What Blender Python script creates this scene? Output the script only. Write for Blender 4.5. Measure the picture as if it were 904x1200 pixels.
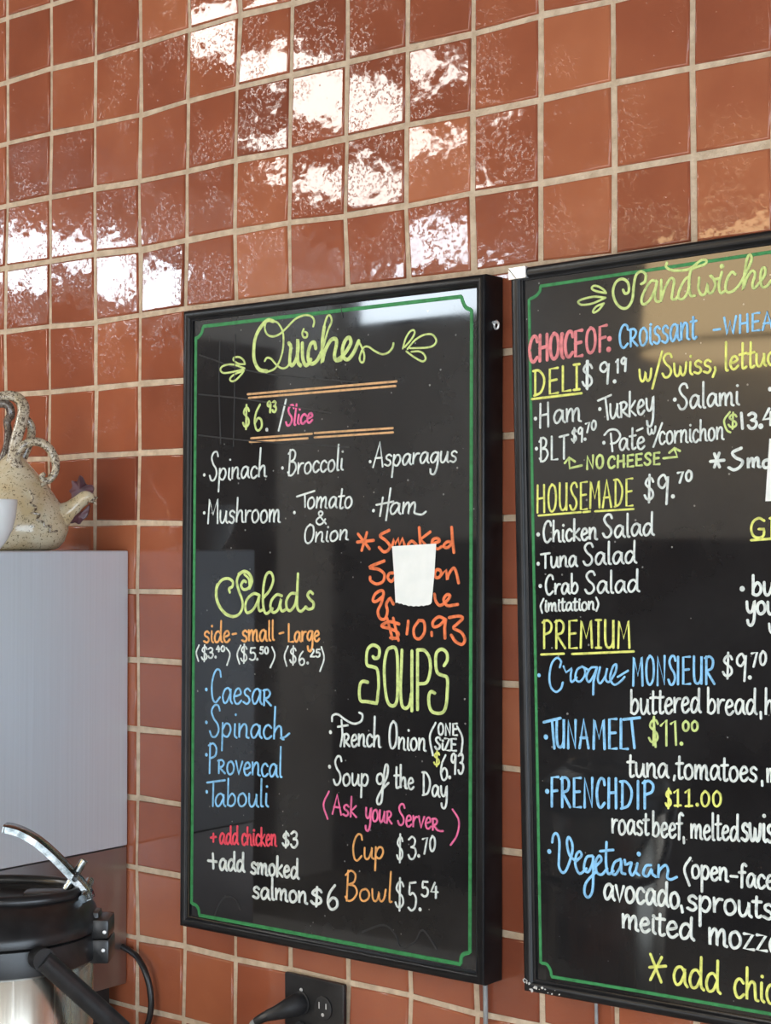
import bpy, bmesh, math, random
from mathutils import Vector, Matrix, noise
random.seed(7)
for o in list(bpy.data.objects): bpy.data.objects.remove(o)
S = bpy.context.scene
COL = S.collection

# ------------------------------------------------------------------ camera, world, exposure
F_PX, CX, CY = 1914.7, 452.0, 600.0            # focal length in pixels of the 904 x 1200 frame
ZF = 2.5                                        # height of the tile row that the grid is counted from
CAM = Vector((2.17485, -1.71084, -0.76384 + ZF))
RX = Vector((0.779126858, 0.626866285, 0.00000530660943))      # image right
RD = Vector((-0.0112918441, 0.0140430024, -0.999837631))       # image down
RF = Vector((-0.626764576, 0.779000292, 0.0180197567))         # view direction
cam_data = bpy.data.cameras.new('camera')
cam_data.sensor_fit = 'HORIZONTAL'; cam_data.sensor_width = 36.0
cam_data.lens = 36.0 * F_PX / 904.0
cam_data.clip_start = 0.02
cam = bpy.data.objects.new('camera', cam_data); COL.objects.link(cam)
m = Matrix((( RX.x, -RD.x, -RF.x, CAM.x), (RX.y, -RD.y, -RF.y, CAM.y), (RX.z, -RD.z, -RF.z, CAM.z), (0, 0, 0, 1)))
cam.matrix_world = m
S.camera = cam
w = bpy.data.worlds.new('daylight'); S.world = w; w.use_nodes = True
w.node_tree.nodes['Background'].inputs[0].default_value = (0.75, 0.87, 1.0, 1)
w.node_tree.nodes['Background'].inputs[1].default_value = 1.0
S.view_settings.view_transform = 'Standard'; S.view_settings.look = 'None'
S.view_settings.gamma = 1.0; S.view_settings.use_curve_mapping = False
S.view_settings.exposure = 0.0
L_PANEL, L_HIGH, L_FILL_REAR, L_FILL_SIDE = 21.0, 23.0, 5.9, 7.2       # radiance of the lamps, the high windows and the added fill windows

def ray(x, y): return RX * ((x - CX) / F_PX) + RD * ((y - CY) / F_PX) + RF
def on_y(x, y, Y):                              # point of the plane Y = const seen at a pixel of the photograph
    d = ray(x, y); return CAM + d * ((Y - CAM.y) / d.y)
def on_x(x, y, X):
    d = ray(x, y); return CAM + d * ((X - CAM.x) / d.x)

# ------------------------------------------------------------------ materials
def mat(name, color, rough=0.5, metal=0.0, spec=0.5, **kw):
    m = bpy.data.materials.new(name); m.use_nodes = True
    b = m.node_tree.nodes['Principled BSDF']
    b.inputs['Base Color'].default_value = (*color, 1); b.inputs['Roughness'].default_value = rough
    b.inputs['Metallic'].default_value = metal; b.inputs['Specular IOR Level'].default_value = spec
    for k, v in kw.items(): b.inputs[k.replace('_', ' ')].default_value = v
    return m
def nd(m, t, **kw):
    n = m.node_tree.nodes.new(t)
    for k, v in kw.items():
        if k in n.inputs: n.inputs[k].default_value = v
        else: setattr(n, k, v)
    return n
def ln(m, a, b): m.node_tree.links.new(a, b)
def bsdf(m): return m.node_tree.nodes['Principled BSDF']
def coords(m, scale=(1, 1, 1)):
    tc = nd(m, 'ShaderNodeTexCoord'); mp = nd(m, 'ShaderNodeMapping'); mp.inputs['Scale'].default_value = scale
    ln(m, tc.outputs['Object'], mp.inputs['Vector']); return mp.outputs['Vector']
def ramp(m, src, stops):
    r = nd(m, 'ShaderNodeValToRGB'); e = r.color_ramp.elements
    while len(e) < len(stops): e.new(0.5)
    for el, (p, c) in zip(e, stops): el.position = p; el.color = (*c, 1) if len(c) == 3 else c
    ln(m, src, r.inputs[0]); return r.outputs[0]
def add_bump(m, src, strength, dist, prev=None):
    b = nd(m, 'ShaderNodeBump'); b.inputs['Strength'].default_value = strength; b.inputs['Distance'].default_value = dist
    ln(m, src, b.inputs['Height'])
    if prev is not None: ln(m, prev, b.inputs['Normal'])
    return b.outputs['Normal']
def noisy(m, c1, c2, scale, vec=None, lo=0.35, hi=0.65, detail=4):
    n = nd(m, 'ShaderNodeTexNoise'); n.inputs['Scale'].default_value = scale; n.inputs['Detail'].default_value = detail
    ln(m, vec if vec is not None else coords(m), n.inputs['Vector'])
    ln(m, ramp(m, n.outputs['Fac'], [(lo, c1), (hi, c2)]), bsdf(m).inputs['Base Color']); return n
def emit(name, color, strength):
    m = bpy.data.materials.new(name); m.use_nodes = True; nt = m.node_tree
    nt.nodes.remove(nt.nodes['Principled BSDF']); e = nt.nodes.new('ShaderNodeEmission')
    e.inputs[0].default_value = (*color, 1); e.inputs[1].default_value = strength
    nt.links.new(e.outputs[0], nt.nodes['Material Output'].inputs[0]); return m

# glazed terracotta tiles
M_tile = mat('glazed_terracotta', (.3, .08, .04), .03, 0, .5)
v = coords(M_tile)
at = nd(M_tile, 'ShaderNodeAttribute'); at.attribute_name = 'tile_tone'
n1 = nd(M_tile, 'ShaderNodeTexNoise', Scale=9.0, Detail=3.0); ln(M_tile, v, n1.inputs['Vector'])
mx = nd(M_tile, 'ShaderNodeMath', operation='ADD'); ln(M_tile, at.outputs['Fac'], mx.inputs[0])
sc = nd(M_tile, 'ShaderNodeMath', operation='MULTIPLY'); ln(M_tile, n1.outputs['Fac'], sc.inputs[0]); sc.inputs[1].default_value = .6
ln(M_tile, sc.outputs[0], mx.inputs[1])
ln(M_tile, ramp(M_tile, mx.outputs[0], [(.15, (.21, .057, .030)), (.55, (.33, .095, .046)), (.95, (.46, .155, .072))]), bsdf(M_tile).inputs['Base Color'])
n2 = nd(M_tile, 'ShaderNodeTexNoise', Scale=26.0, Detail=2.0); ln(M_tile, v, n2.inputs['Vector'])
n3 = nd(M_tile, 'ShaderNodeTexNoise', Scale=190.0, Detail=5.0, Roughness=.6); ln(M_tile, v, n3.inputs['Vector'])
nn = add_bump(M_tile, n2.outputs['Fac'], .5, .0009)
msk = nd(M_tile, 'ShaderNodeTexNoise', Scale=14.0, Detail=1.0); ln(M_tile, v, msk.inputs['Vector'])
hm = nd(M_tile, 'ShaderNodeMath', operation='MULTIPLY'); ln(M_tile, ramp(M_tile, n3.outputs['Fac'], [(.36, (0, 0, 0)), (.46, (1, 1, 1))]), hm.inputs[0])
ln(M_tile, ramp(M_tile, msk.outputs['Fac'], [(.46, (.10,) * 3), (.62, (1, 1, 1))]), hm.inputs[1])
nn = add_bump(M_tile, hm.outputs[0], .5, .00013, nn)
vo = nd(M_tile, 'ShaderNodeTexVoronoi', Scale=75.0); ln(M_tile, v, vo.inputs['Vector'])
pit = ramp(M_tile, vo.outputs['Distance'], [(.03, (0, 0, 0)), (.10, (1, 1, 1))])
nn = add_bump(M_tile, pit, .3, .0005, nn)
ln(M_tile, nn, bsdf(M_tile).inputs['Normal'])
M_grout = mat('sandy_grout', (.52, .40, .27), .9, 0, .2)
n = noisy(M_grout, (.52, .40, .28), (.70, .57, .42), 60.0)
g2 = nd(M_grout, 'ShaderNodeTexNoise', Scale=500.0, Detail=2.0); ln(M_grout, coords(M_grout), g2.inputs['Vector'])
ln(M_grout, add_bump(M_grout, g2.outputs['Fac'], .6, .002), bsdf(M_grout).inputs['Normal'])

# black glossy writing panel: faint smears, specks of dust
M_panel = mat('black_acrylic', (.016, .016, .017), .05, 0, .5)
v = coords(M_panel)
p1 = nd(M_panel, 'ShaderNodeTexNoise', Scale=5.0, Detail=6.0, Roughness=.65); ln(M_panel, v, p1.inputs['Vector'])
base = ramp(M_panel, p1.outputs['Fac'], [(.35, (.010, .010, .011)), (.75, (.024, .024, .025))])
p2 = nd(M_panel, 'ShaderNodeTexVoronoi', Scale=48.0); ln(M_panel, v, p2.inputs['Vector'])
p3 = nd(M_panel, 'ShaderNodeTexNoise', Scale=3.5, Detail=1.0); ln(M_panel, v, p3.inputs['Vector'])
th = nd(M_panel, 'ShaderNodeMath', operation='MULTIPLY'); ln(M_panel, p3.outputs['Fac'], th.inputs[0]); th.inputs[1].default_value = .105
lt = nd(M_panel, 'ShaderNodeMath', operation='LESS_THAN'); ln(M_panel, p2.outputs['Distance'], lt.inputs[0]); ln(M_panel, th.outputs[0], lt.inputs[1])
mixc = nd(M_panel, 'ShaderNodeMix', data_type='RGBA'); ln(M_panel, lt.outputs[0], mixc.inputs['Factor'])
ln(M_panel, base, mixc.inputs[6]); mixc.inputs[7].default_value = (.22, .22, .21, 1)
ln(M_panel, mixc.outputs[2], bsdf(M_panel).inputs['Base Color'])
ln(M_panel, ramp(M_panel, p1.outputs['Fac'], [(.3, (.02,) * 3), (.8, (.07,) * 3)]), bsdf(M_panel).inputs['Roughness'])
M_frame = mat('black_frame_paint', (.008, .008, .009), .3, 0, .32)
noisy(M_frame, (.006, .006, .007), (.012, .012, .013), 30.0)
M_bare = mat('bare_aluminium', (.75, .76, .76), .35, .6)
M_chip = mat('chipped_paint', (.7, .68, .64), .7)

def marker(name, c):
    m = mat(name, c, .55, 0, .3)
    noisy(m, tuple(a * .72 for a in c), tuple(min(1, a * 1.06) for a in c), 140.0, lo=.3, hi=.55, detail=3); return m
INK = {'white': marker('white_marker', (.74, .79, .75)), 'lime': marker('lime_marker', (.61, .73, .26)), 'reflection_drip': marker('reflection_and_drip_grey', (.032, .032, .033)),  # one dark grey serves the painted reflection lines and the drips
       'yellow': marker('yellow_marker', (.79, .81, .20)), 'orange': marker('orange_marker', (.86, .42, .14)),
       'rust': marker('rust_marker', (.86, .21, .075)), 'tan': marker('tan_marker', (.72, .42, .20)),
       'pink': marker('pink_marker', (.85, .17, .36)), 'salmon': marker('salmon_marker', (.78, .25, .26)), 'red': marker('red_marker', (.84, .08, .12)),
       'blue': marker('blue_marker', (.28, .60, .90)), 'green': marker('green_line_paint', (.045, .26, .085))}
M_paper = mat('white_paper', (.86, .88, .85), .7); noisy(M_paper, (.82, .85, .82), (.88, .90, .87), 40)

def steel(name, c, rough, scale, amt):
    m = mat(name, c, rough, 1.0)
    n = nd(m, 'ShaderNodeTexNoise', Scale=1.0, Detail=4.0); ln(m, coords(m, scale), n.inputs['Vector'])
    ln(m, ramp(m, n.outputs['Fac'], [(.3, (rough - amt,) * 3), (.7, (rough + amt,) * 3)]), bsdf(m).inputs['Roughness'])
    ln(m, ramp(m, n.outputs['Fac'], [(.2, tuple(a * .9 for a in c)), (.8, c)]), bsdf(m).inputs['Base Color']); return m
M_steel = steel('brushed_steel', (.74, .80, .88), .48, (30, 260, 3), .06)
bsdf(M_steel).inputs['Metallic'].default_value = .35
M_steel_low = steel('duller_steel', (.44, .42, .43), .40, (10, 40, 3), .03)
M_pot = steel('brushed_pot_steel', (.70, .65, .56), .24, (300, 300, 2), .05)
M_chrome = mat('chrome', (.4, .43, .44), .2, 1.0)
n = noisy(M_chrome, (.13, .16, .17), (.50, .54, .56), 55.0)  # mottled bluish-grey reflections put into the base colour
ln(M_chrome, add_bump(M_chrome, n.outputs['Fac'], .4, .0012), bsdf(M_chrome).inputs['Normal'])
M_black = mat('black_plastic', (.013, .013, .014), .3, 0, .5); noisy(M_black, (.010, .010, .011), (.018, .018, .019), 60)
M_dark = mat('dark_rubber', (.02, .02, .022), .5, 0, .4); noisy(M_dark, (.015, .015, .016), (.03, .03, .032), 40)
M_grey = mat('grey_cable', (.30, .31, .31), .5); noisy(M_grey, (.25, .26, .26), (.34, .35, .35), 50)
M_white = mat('white_porcelain', (.84, .86, .87), .12, 0, .5); noisy(M_white, (.82, .84, .85), (.86, .88, .89), 10)
M_plum = mat('plum_glaze', (.08, .025, .035), .32, 0, .4); noisy(M_plum, (.05, .014, .022), (.11, .038, .05), 60)
def speckle(name, c1, c2, dark, amount):
    m = mat(name, c1, .13, 0, .6); v = coords(m)
    n = nd(m, 'ShaderNodeTexNoise', Scale=28.0, Detail=4.0); ln(m, v, n.inputs['Vector'])
    b = ramp(m, n.outputs['Fac'], [(.35, c1), (.65, c2)])
    n2 = nd(m, 'ShaderNodeTexNoise', Scale=240.0, Detail=3.5, Roughness=.65, Distortion=.9); ln(m, v, n2.inputs['Vector'])
    f = ramp(m, n2.outputs['Fac'], [(amount, (0, 0, 0)), (amount + .06, (1, 1, 1))])
    x = nd(m, 'ShaderNodeMix', data_type='RGBA'); ln(m, f, x.inputs['Factor']); ln(m, b, x.inputs[6]); x.inputs[7].default_value = (*dark, 1)
    ln(m, x.outputs[2], bsdf(m).inputs['Base Color'])
    ln(m, add_bump(m, n.outputs['Fac'], .3, .003), bsdf(m).inputs['Normal']); return m
M_cer = speckle('speckled_cream_glaze', (.58, .46, .27), (.68, .61, .45), (.16, .12, .065), .575)
M_cer2 = speckle('streaked_brown_glaze', (.44, .37, .25), (.56, .50, .40), (.11, .08, .055), .50)
M_cer3 = speckle('dark_brown_glaze', (.10, .075, .06), (.20, .17, .14), (.05, .03, .025), .5)
M_plaster = mat('pale_plaster', (.76, .76, .75), .8); noisy(M_plaster, (.73, .73, .73), (.79, .79, .78), 6)
M_wood = mat('dark_wood', (.07, .045, .035), .5); noisy(M_wood, (.05, .03, .024), (.10, .065, .05), 5)
M_floor = mat('tan_floor', (.25, .22, .19), .5); noisy(M_floor, (.21, .18, .155), (.29, .26, .22), 4)
M_ceil = mat('dark_ceiling', (.18, .17, .16), .9); noisy(M_ceil, (.16, .15, .145), (.20, .19, .18), 8)
M_counter = mat('pale_stone_counter', (.6, .57, .52), .4); noisy(M_counter, (.54, .51, .46), (.68, .65, .60), 45)
M_drum_glow = emit('golden_reflection_glow', (1.0, .72, .38), 10.0)  # added glow that makes the golden reflection
M_brass = mat('brushed_brass', (.72, .52, .26), .38, .8); noisy(M_brass, (.66, .47, .22), (.78, .58, .31), 12)
M_lamp = emit('ceiling_panel_light', (1.0, .97, .90), L_PANEL)
M_high = emit('daylight_in_high_window', (.80, .91, 1.0), L_HIGH)
M_fill_rear = emit('added_rear_fill', (.92, .96, 1.0), L_FILL_REAR)  # glow of the added windows behind the camera
M_fill_side = emit('added_side_fill', (.74, .87, 1.0), L_FILL_SIDE)  # glow of the added window on the right

# ------------------------------------------------------------------ object helpers
def link(name, bm, m, parent=None, smooth=False, label=None):
    me = bpy.data.meshes.new(name); bmesh.ops.recalc_face_normals(bm, faces=bm.faces[:]); bm.to_mesh(me); bm.free()
    if smooth:
        for p in me.polygons: p.use_smooth = True
        try: me.set_sharp_from_angle(angle=math.radians(42))
        except Exception: pass
    me.materials.append(m)
    o = bpy.data.objects.new(name, me); COL.objects.link(o)
    if parent is not None:
        o.parent = parent
    if label: o['label'] = label
    return o
def thing(name, label, cat, loc=(0, 0, 0), rotz=0.0, group=None):
    o = bpy.data.objects.new(name, None); COL.objects.link(o); o.empty_display_size = .05
    o.location = loc; o.rotation_euler = (0, 0, rotz); o['label'] = label; o['category'] = cat
    if group: o['group'] = group
    return o
def tag(o, label, cat, group=None):
    o['label'] = label; o['category'] = cat
    if group: o['group'] = group
    return o
def structure(o): o['kind'] = 'structure'; return o
def box(bm, lo, hi, bevel=0.0, seg=2):
    r = bmesh.ops.create_cube(bm, size=1.0); c = [(a + b) / 2 for a, b in zip(lo, hi)]; s = [b - a for a, b in zip(lo, hi)]
    for v in r['verts']: v.co = Vector((v.co.x * s[0] + c[0], v.co.y * s[1] + c[1], v.co.z * s[2] + c[2]))
    if bevel:
        es = list({e for v in r['verts'] for e in v.link_edges})
        bmesh.ops.bevel(bm, geom=es, offset=bevel, segments=seg, affect='EDGES', profile=.6)
def lathe(bm, prof, seg=48, center=(0, 0), sx=1.0, sy=1.0):
    rings = []
    for r, z in prof:
        if r < 1e-5: rings.append([bm.verts.new((center[0], center[1], z))])
        else: rings.append([bm.verts.new((center[0] + r * sx * math.cos(2 * math.pi * k / seg), center[1] + r * sy * math.sin(2 * math.pi * k / seg), z)) for k in range(seg)])
    for a, b in zip(rings, rings[1:]):
        if len(a) == 1 and len(b) == 1: continue
        for k in range(seg):
            j = (k + 1) % seg
            if len(a) == 1: bm.faces.new((a[0], b[k], b[j]))
            elif len(b) == 1: bm.faces.new((a[k], a[j], b[0]))
            else: bm.faces.new((a[k], a[j], b[j], b[k]))
def spline(pts, n=5):
    if len(pts) < 3: return [Vector(p) for p in pts]
    P = [Vector(p) for p in pts]; Q = [P[0] * 2 - P[1]] + P + [P[-1] * 2 - P[-2]]; out = []
    for i in range(1, len(Q) - 2):
        a, b, c, d = Q[i - 1:i + 3]
        for k in range(n):
            t = k / n
            out.append(.5 * ((2 * b) + (c - a) * t + (2 * a - 5 * b + 4 * c - d) * t * t + (3 * b - a - 3 * c + d) * t ** 3))
    out.append(P[-1]); return out
def tube(bm, pts, rad, seg=10, n=6, flat=1.0, up=None):
    P = spline(pts, n); N = len(P)
    rs = [rad] * N if not isinstance(rad, (list, tuple)) else [s.x for s in spline([(r, 0, 0) for r in rad], n)]
    rings = []; u = None
    for i, p in enumerate(P):
        t = (P[min(i + 1, N - 1)] - P[max(i - 1, 0)]).normalized()
        if u is None:
            u = Vector(up) if up else (Vector((0, 0, 1)) if abs(t.z) < .9 else Vector((1, 0, 0)))
        u = (u - t * u.dot(t)).normalized(); s = t.cross(u)
        rings.append([bm.verts.new(p + u * (rs[i] * math.cos(2 * math.pi * k / seg)) + s * (rs[i] * flat * math.sin(2 * math.pi * k / seg))) for k in range(seg)])
    for a, b in zip(rings, rings[1:]):
        for k in range(seg): bm.faces.new((a[k], a[(k + 1) % seg], b[(k + 1) % seg], b[k]))
    bm.faces.new(rings[0][::-1]); bm.faces.new(rings[-1])

LIGHTS = [(-1.35, -2.35, .55, 1.0), (-2.1, -3.55, .6, .9), (3.0, -4.2, .6, 1.0)]  # the last panel is an added fill light
LIGHT_WHERE = ['left of the menu boards', 'over the far left corner', 'added fill behind the photographer']
NODES = {0: [(0, 10, 97), (1, 61.7, 80.7), (2, 114, 68), (3, 166.7, 52.7), (4, 223.3, 35.7), (5, 282.7, 18.3), (6, 344.1, 4.6)], 1: [(0, 10.3, 168.3), (1, 61.7, 156.7), (2, 113.3, 146.7), (3, 166, 135), (4, 221.7, 118.3), (5, 279.5, 103.5), (6, 342.9, 88.3), (7, 408.7, 73.6), (8, 479.2, 57.3), (9, 556.6, 39.9), (10, 635.3, 19), (11, 719.8, 1.9)], 2: [(0, 10, 241.7), (1, 60.7, 231.7), (2, 112.7, 221.7), (3, 165, 213.3), (4, 220.7, 201), (5, 277.5, 188), (6, 341.4, 177.3), (7, 407.6, 162.6), (8, 478.4, 147.1), (9, 555, 133.6), (10, 635.3, 117.2), (11, 720.6, 98.2), (12, 813, 79.9)], 3: [(0, 8.3, 315), (1, 60.7, 306.7), (2, 113, 298.3), (3, 165, 292.7), (4, 220, 281.7), (5, 276.5, 271.5), (6, 340.2, 261.3), (7, 406, 253.6), (8, 477.6, 242), (9, 554.7, 227.3), (10, 635.3, 215), (11, 721.7, 199.8), (12, 814.2, 184.6)], 4: [(0, 7.3, 389.3), (1, 60, 382.7), (2, 113.3, 378.3), (3, 165.7, 370), (4, 219.3, 361.7), (10, 635, 310)], 5: [(1, 60, 460), (2, 113.7, 455), (3, 165, 450)], 6: [(1, 58.7, 537.5), (2, 113, 533.7), (3, 165, 531)], 7: [(2, 112.5, 613), (3, 163.7, 612.5)], 8: [(3, 162.5, 693)], 12: [(3, 161.8, 1016.7)], 13: [(3, 162.6, 1099.4), (4, 218, 1109), (5, 277.5, 1123.7), (6, 342, 1136.4), (7, 409.7, 1151.5), (8, 483, 1166.5), (9, 561, 1187)], 14: [(3, 161.8, 1181), (4, 216.6, 1194)]}

# ------------------------------------------------------------------ the room
X0, X1, Y0, ZC = -3.5, 4.6, -5.0, 3.3
def slab(name, lo, hi, m, label=None):
    bm = bmesh.new(); box(bm, lo, hi); return structure(link(name, bm, m))
slab('floor', (X0 - .1, Y0 - .1, -.1), (X1 + .1, .12, 0), M_floor)
slab('ceiling', (X0 - .1, Y0 - .1, ZC), (X1 + .1, .12, ZC + .1), M_ceil)

def wall_with_openings(name, axis, pos, th, a0, a1, openings, m):
    # a wall slab in the plane axis = pos, running a0..a1, with rectangular openings (a, b, z0, z1)
    bm = bmesh.new()
    xs = sorted({a0, a1, *[o[0] for o in openings], *[o[1] for o in openings]})
    zs = sorted({0.0, ZC, *[o[2] for o in openings], *[o[3] for o in openings]})
    for xa, xb in zip(xs, xs[1:]):
        for za, zb in zip(zs, zs[1:]):
            if any(o[0] <= xa and xb <= o[1] and o[2] <= za and zb <= o[3] for o in openings): continue
            lo, hi = ((xa, pos, za), (xb, pos + th, zb)) if axis == 'y' else ((pos, xa, za), (pos + th, xb, zb))
            box(bm, lo, hi)
    bmesh.ops.remove_doubles(bm, verts=bm.verts[:], dist=1e-5)
    return structure(link(name, bm, m))
HIGH_L = (-3.70, -2.55, 2.84, 3.16)            # clerestory in the left wall
HIGH_B = (-3.40, -2.45, 2.86, 3.12)            # clerestory in the wall behind the photographer
FILL_REAR = [(-0.55, 0.65, 0.3, 1.95), (0.95, 2.15, 0.3, 1.95), (2.45, 3.65, 0.3, 1.95)]  # unseen windows added as fill from behind the camera
FILL_SIDE = (-4.3, -0.8, 0.4, 2.0)  # unseen window added as bluish fill from the right
wall_with_openings('wall_left', 'x', X0 - .12, .12, Y0, 0.0, [HIGH_L], M_plaster)
wall_with_openings('wall_front', 'y', Y0 - .12, .12, X0, X1, [HIGH_B, *FILL_REAR], M_plaster)
wall_with_openings('wall_right', 'x', X1, .12, Y0, 0.0, [FILL_SIDE], M_plaster)
def window(n, axis, pos, o, light, mull, depth=.12):
    bm = bmesh.new(); a, b, z0, z1 = o; t = .03
    def bar(p, q, r, s):
        lo, hi = ((p, pos - .05, r), (q, pos - .01, s)) if axis == 'y' else ((pos - .05, p, r), (pos - .01, q, s))
        box(bm, lo, hi, .003)
    bar(a, b, z0, z0 + t); bar(a, b, z1 - t, z1); bar(a, a + t, z0 + t, z1 - t); bar(b - t, b, z0 + t, z1 - t)
    for k in range(1, mull + 1):
        c = a + (b - a) * k / (mull + 1); bar(c - t / 2, c + t / 2, z0 + t, z1 - t)
    f = structure(link('window_%d' % n, bm, M_dark))
    bm = bmesh.new()
    if axis == 'y': box(bm, (a + t, pos - .034, z0 + t), (b - t, pos - .030, z1 - t))
    else: box(bm, (pos - .034, a + t, z0 + t), (pos - .030, b - t, z1 - t))
    link('window_pane', bm, light, f)
window(1, 'x', X0 - .02, HIGH_L, M_high, 0)
window(2, 'y', Y0 - .02, HIGH_B, M_high, 0)
for k_, o_ in enumerate(FILL_REAR): window(4 + k_, 'y', Y0 - .02, o_, M_fill_rear, 0)
window(3, 'x', X1 + .08, FILL_SIDE, M_fill_side, 2)
slab('trim_1', (X0, Y0, 0), (FILL_REAR[0][0] - .02, Y0 + .03, 1.75), M_wood)          # dark panelling behind the photographer
slab('dark_reflection_panel', (X0, -4.5, 0), (X0 + .03, -0.9, 2.72), M_wood)  # unseen dark panel, sized to darken reflections in the left tiles
def ceiling_light(cx, cy, sx, sy, label):
    t = thing('ceiling_light', label, 'ceiling light', (cx, cy, ZC), 0, 'recessed ceiling light panels')
    bm = bmesh.new()
    for lo, hi in (((-sx / 2 - .03, -sy / 2 - .03, -.02), (sx / 2 + .03, -sy / 2, 0)), ((-sx / 2 - .03, sy / 2, -.02), (sx / 2 + .03, sy / 2 + .03, 0)),
                   ((-sx / 2 - .03, -sy / 2, -.02), (-sx / 2, sy / 2, 0)), ((sx / 2, -sy / 2, -.02), (sx / 2 + .03, sy / 2, 0))): box(bm, lo, hi, .004)
    link('frame', bm, M_bare, t)
    bm = bmesh.new(); box(bm, (-sx / 2, -sy / 2, -.012), (sx / 2, sy / 2, -.006)); link('diffuser', bm, M_lamp, t)
for i, (cx, cy, sx, sy) in enumerate(LIGHTS):
    ceiling_light(cx, cy, sx, sy, 'white ceiling light panel, %s' % LIGHT_WHERE[i])

# ------------------------------------------------------------------ tiled wall
PITCH = 0.105
node = {}
colo, rowo = {}, {}
for r, lst in NODES.items():
    for c, x, y in lst:
        p = on_y(x, y, 0.0); node[c, r] = (p.x, p.z)
        colo.setdefault(c, []).append(p.x - c * PITCH); rowo.setdefault(r, []).append(p.z - (ZF - r * PITCH))
rt = random.Random(11)
def node_at(c, r):
    if (c, r) not in node:
        dx = sum(colo[c]) / len(colo[c]) if c in colo else 0; dz = sum(rowo[r]) / len(rowo[r]) if r in rowo else 0
        node[c, r] = (c * PITCH + dx + rt.uniform(-.0012, .0012), ZF - r * PITCH + dz + rt.uniform(-.0012, .0012))
    return node[c, r]
bm = bmesh.new(); tone = bm.faces.layers.float.new('tile_tone')
for c in range(-34, 44):
    for r in range(-8, 24):
        P = [node_at(c, r), node_at(c + 1, r), node_at(c + 1, r + 1), node_at(c, r + 1)]
        g = [rt.uniform(.0032, .0048) for _ in range(4)]
        L, T, R_, B = g
        q = [Vector((P[0][0] + L, 0, P[0][1] - T)), Vector((P[1][0] - R_, 0, P[1][1] - T)), Vector((P[2][0] - R_, 0, P[2][1] + B)), Vector((P[3][0] + L, 0, P[3][1] + B))]
        for k in q: k.x += rt.uniform(-.0007, .0007); k.z += rt.uniform(-.0007, .0007)
        ce = sum(q, Vector()) / 4
        tx, tz = rt.gauss(0, .010), rt.gauss(0, .012)
        def ring(ins, y, tilt=1.0):
            out = []
            for k in q:
                d = ce - k; p = k + d.normalized() * ins * 1.414
                out.append(bm.verts.new((p.x, y - tilt * (tx * (p.x - ce.x) + tz * (p.z - ce.z)), p.z)))
            return out
        # rounded corners are too fine to see; the edge is a small rolled lip
        rings = [ring(0, .002, 0), ring(.0002, -.0022), ring(.0012, -.0036), ring(.0026, -.0042)]
        tv = rt.gauss(.24, .13) 
        for a, b in zip(rings, rings[1:]):
            for k in range(4):
                f = bm.faces.new((a[k], a[(k + 1) % 4], b[(k + 1) % 4], b[k])); f[tone] = tv
        f = bm.faces.new(rings[-1]); f[tone] = tv
wall = link('wall_back', bm, M_tile); structure(wall)
for i, p in enumerate(wall.data.polygons): p.use_smooth = (i % 13 != 12)
bm = bmesh.new(); box(bm, (X0 - .1, -.0012, 0), (X1 + .1, .12, ZC)); link('grout', bm, M_grout, wall)

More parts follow.
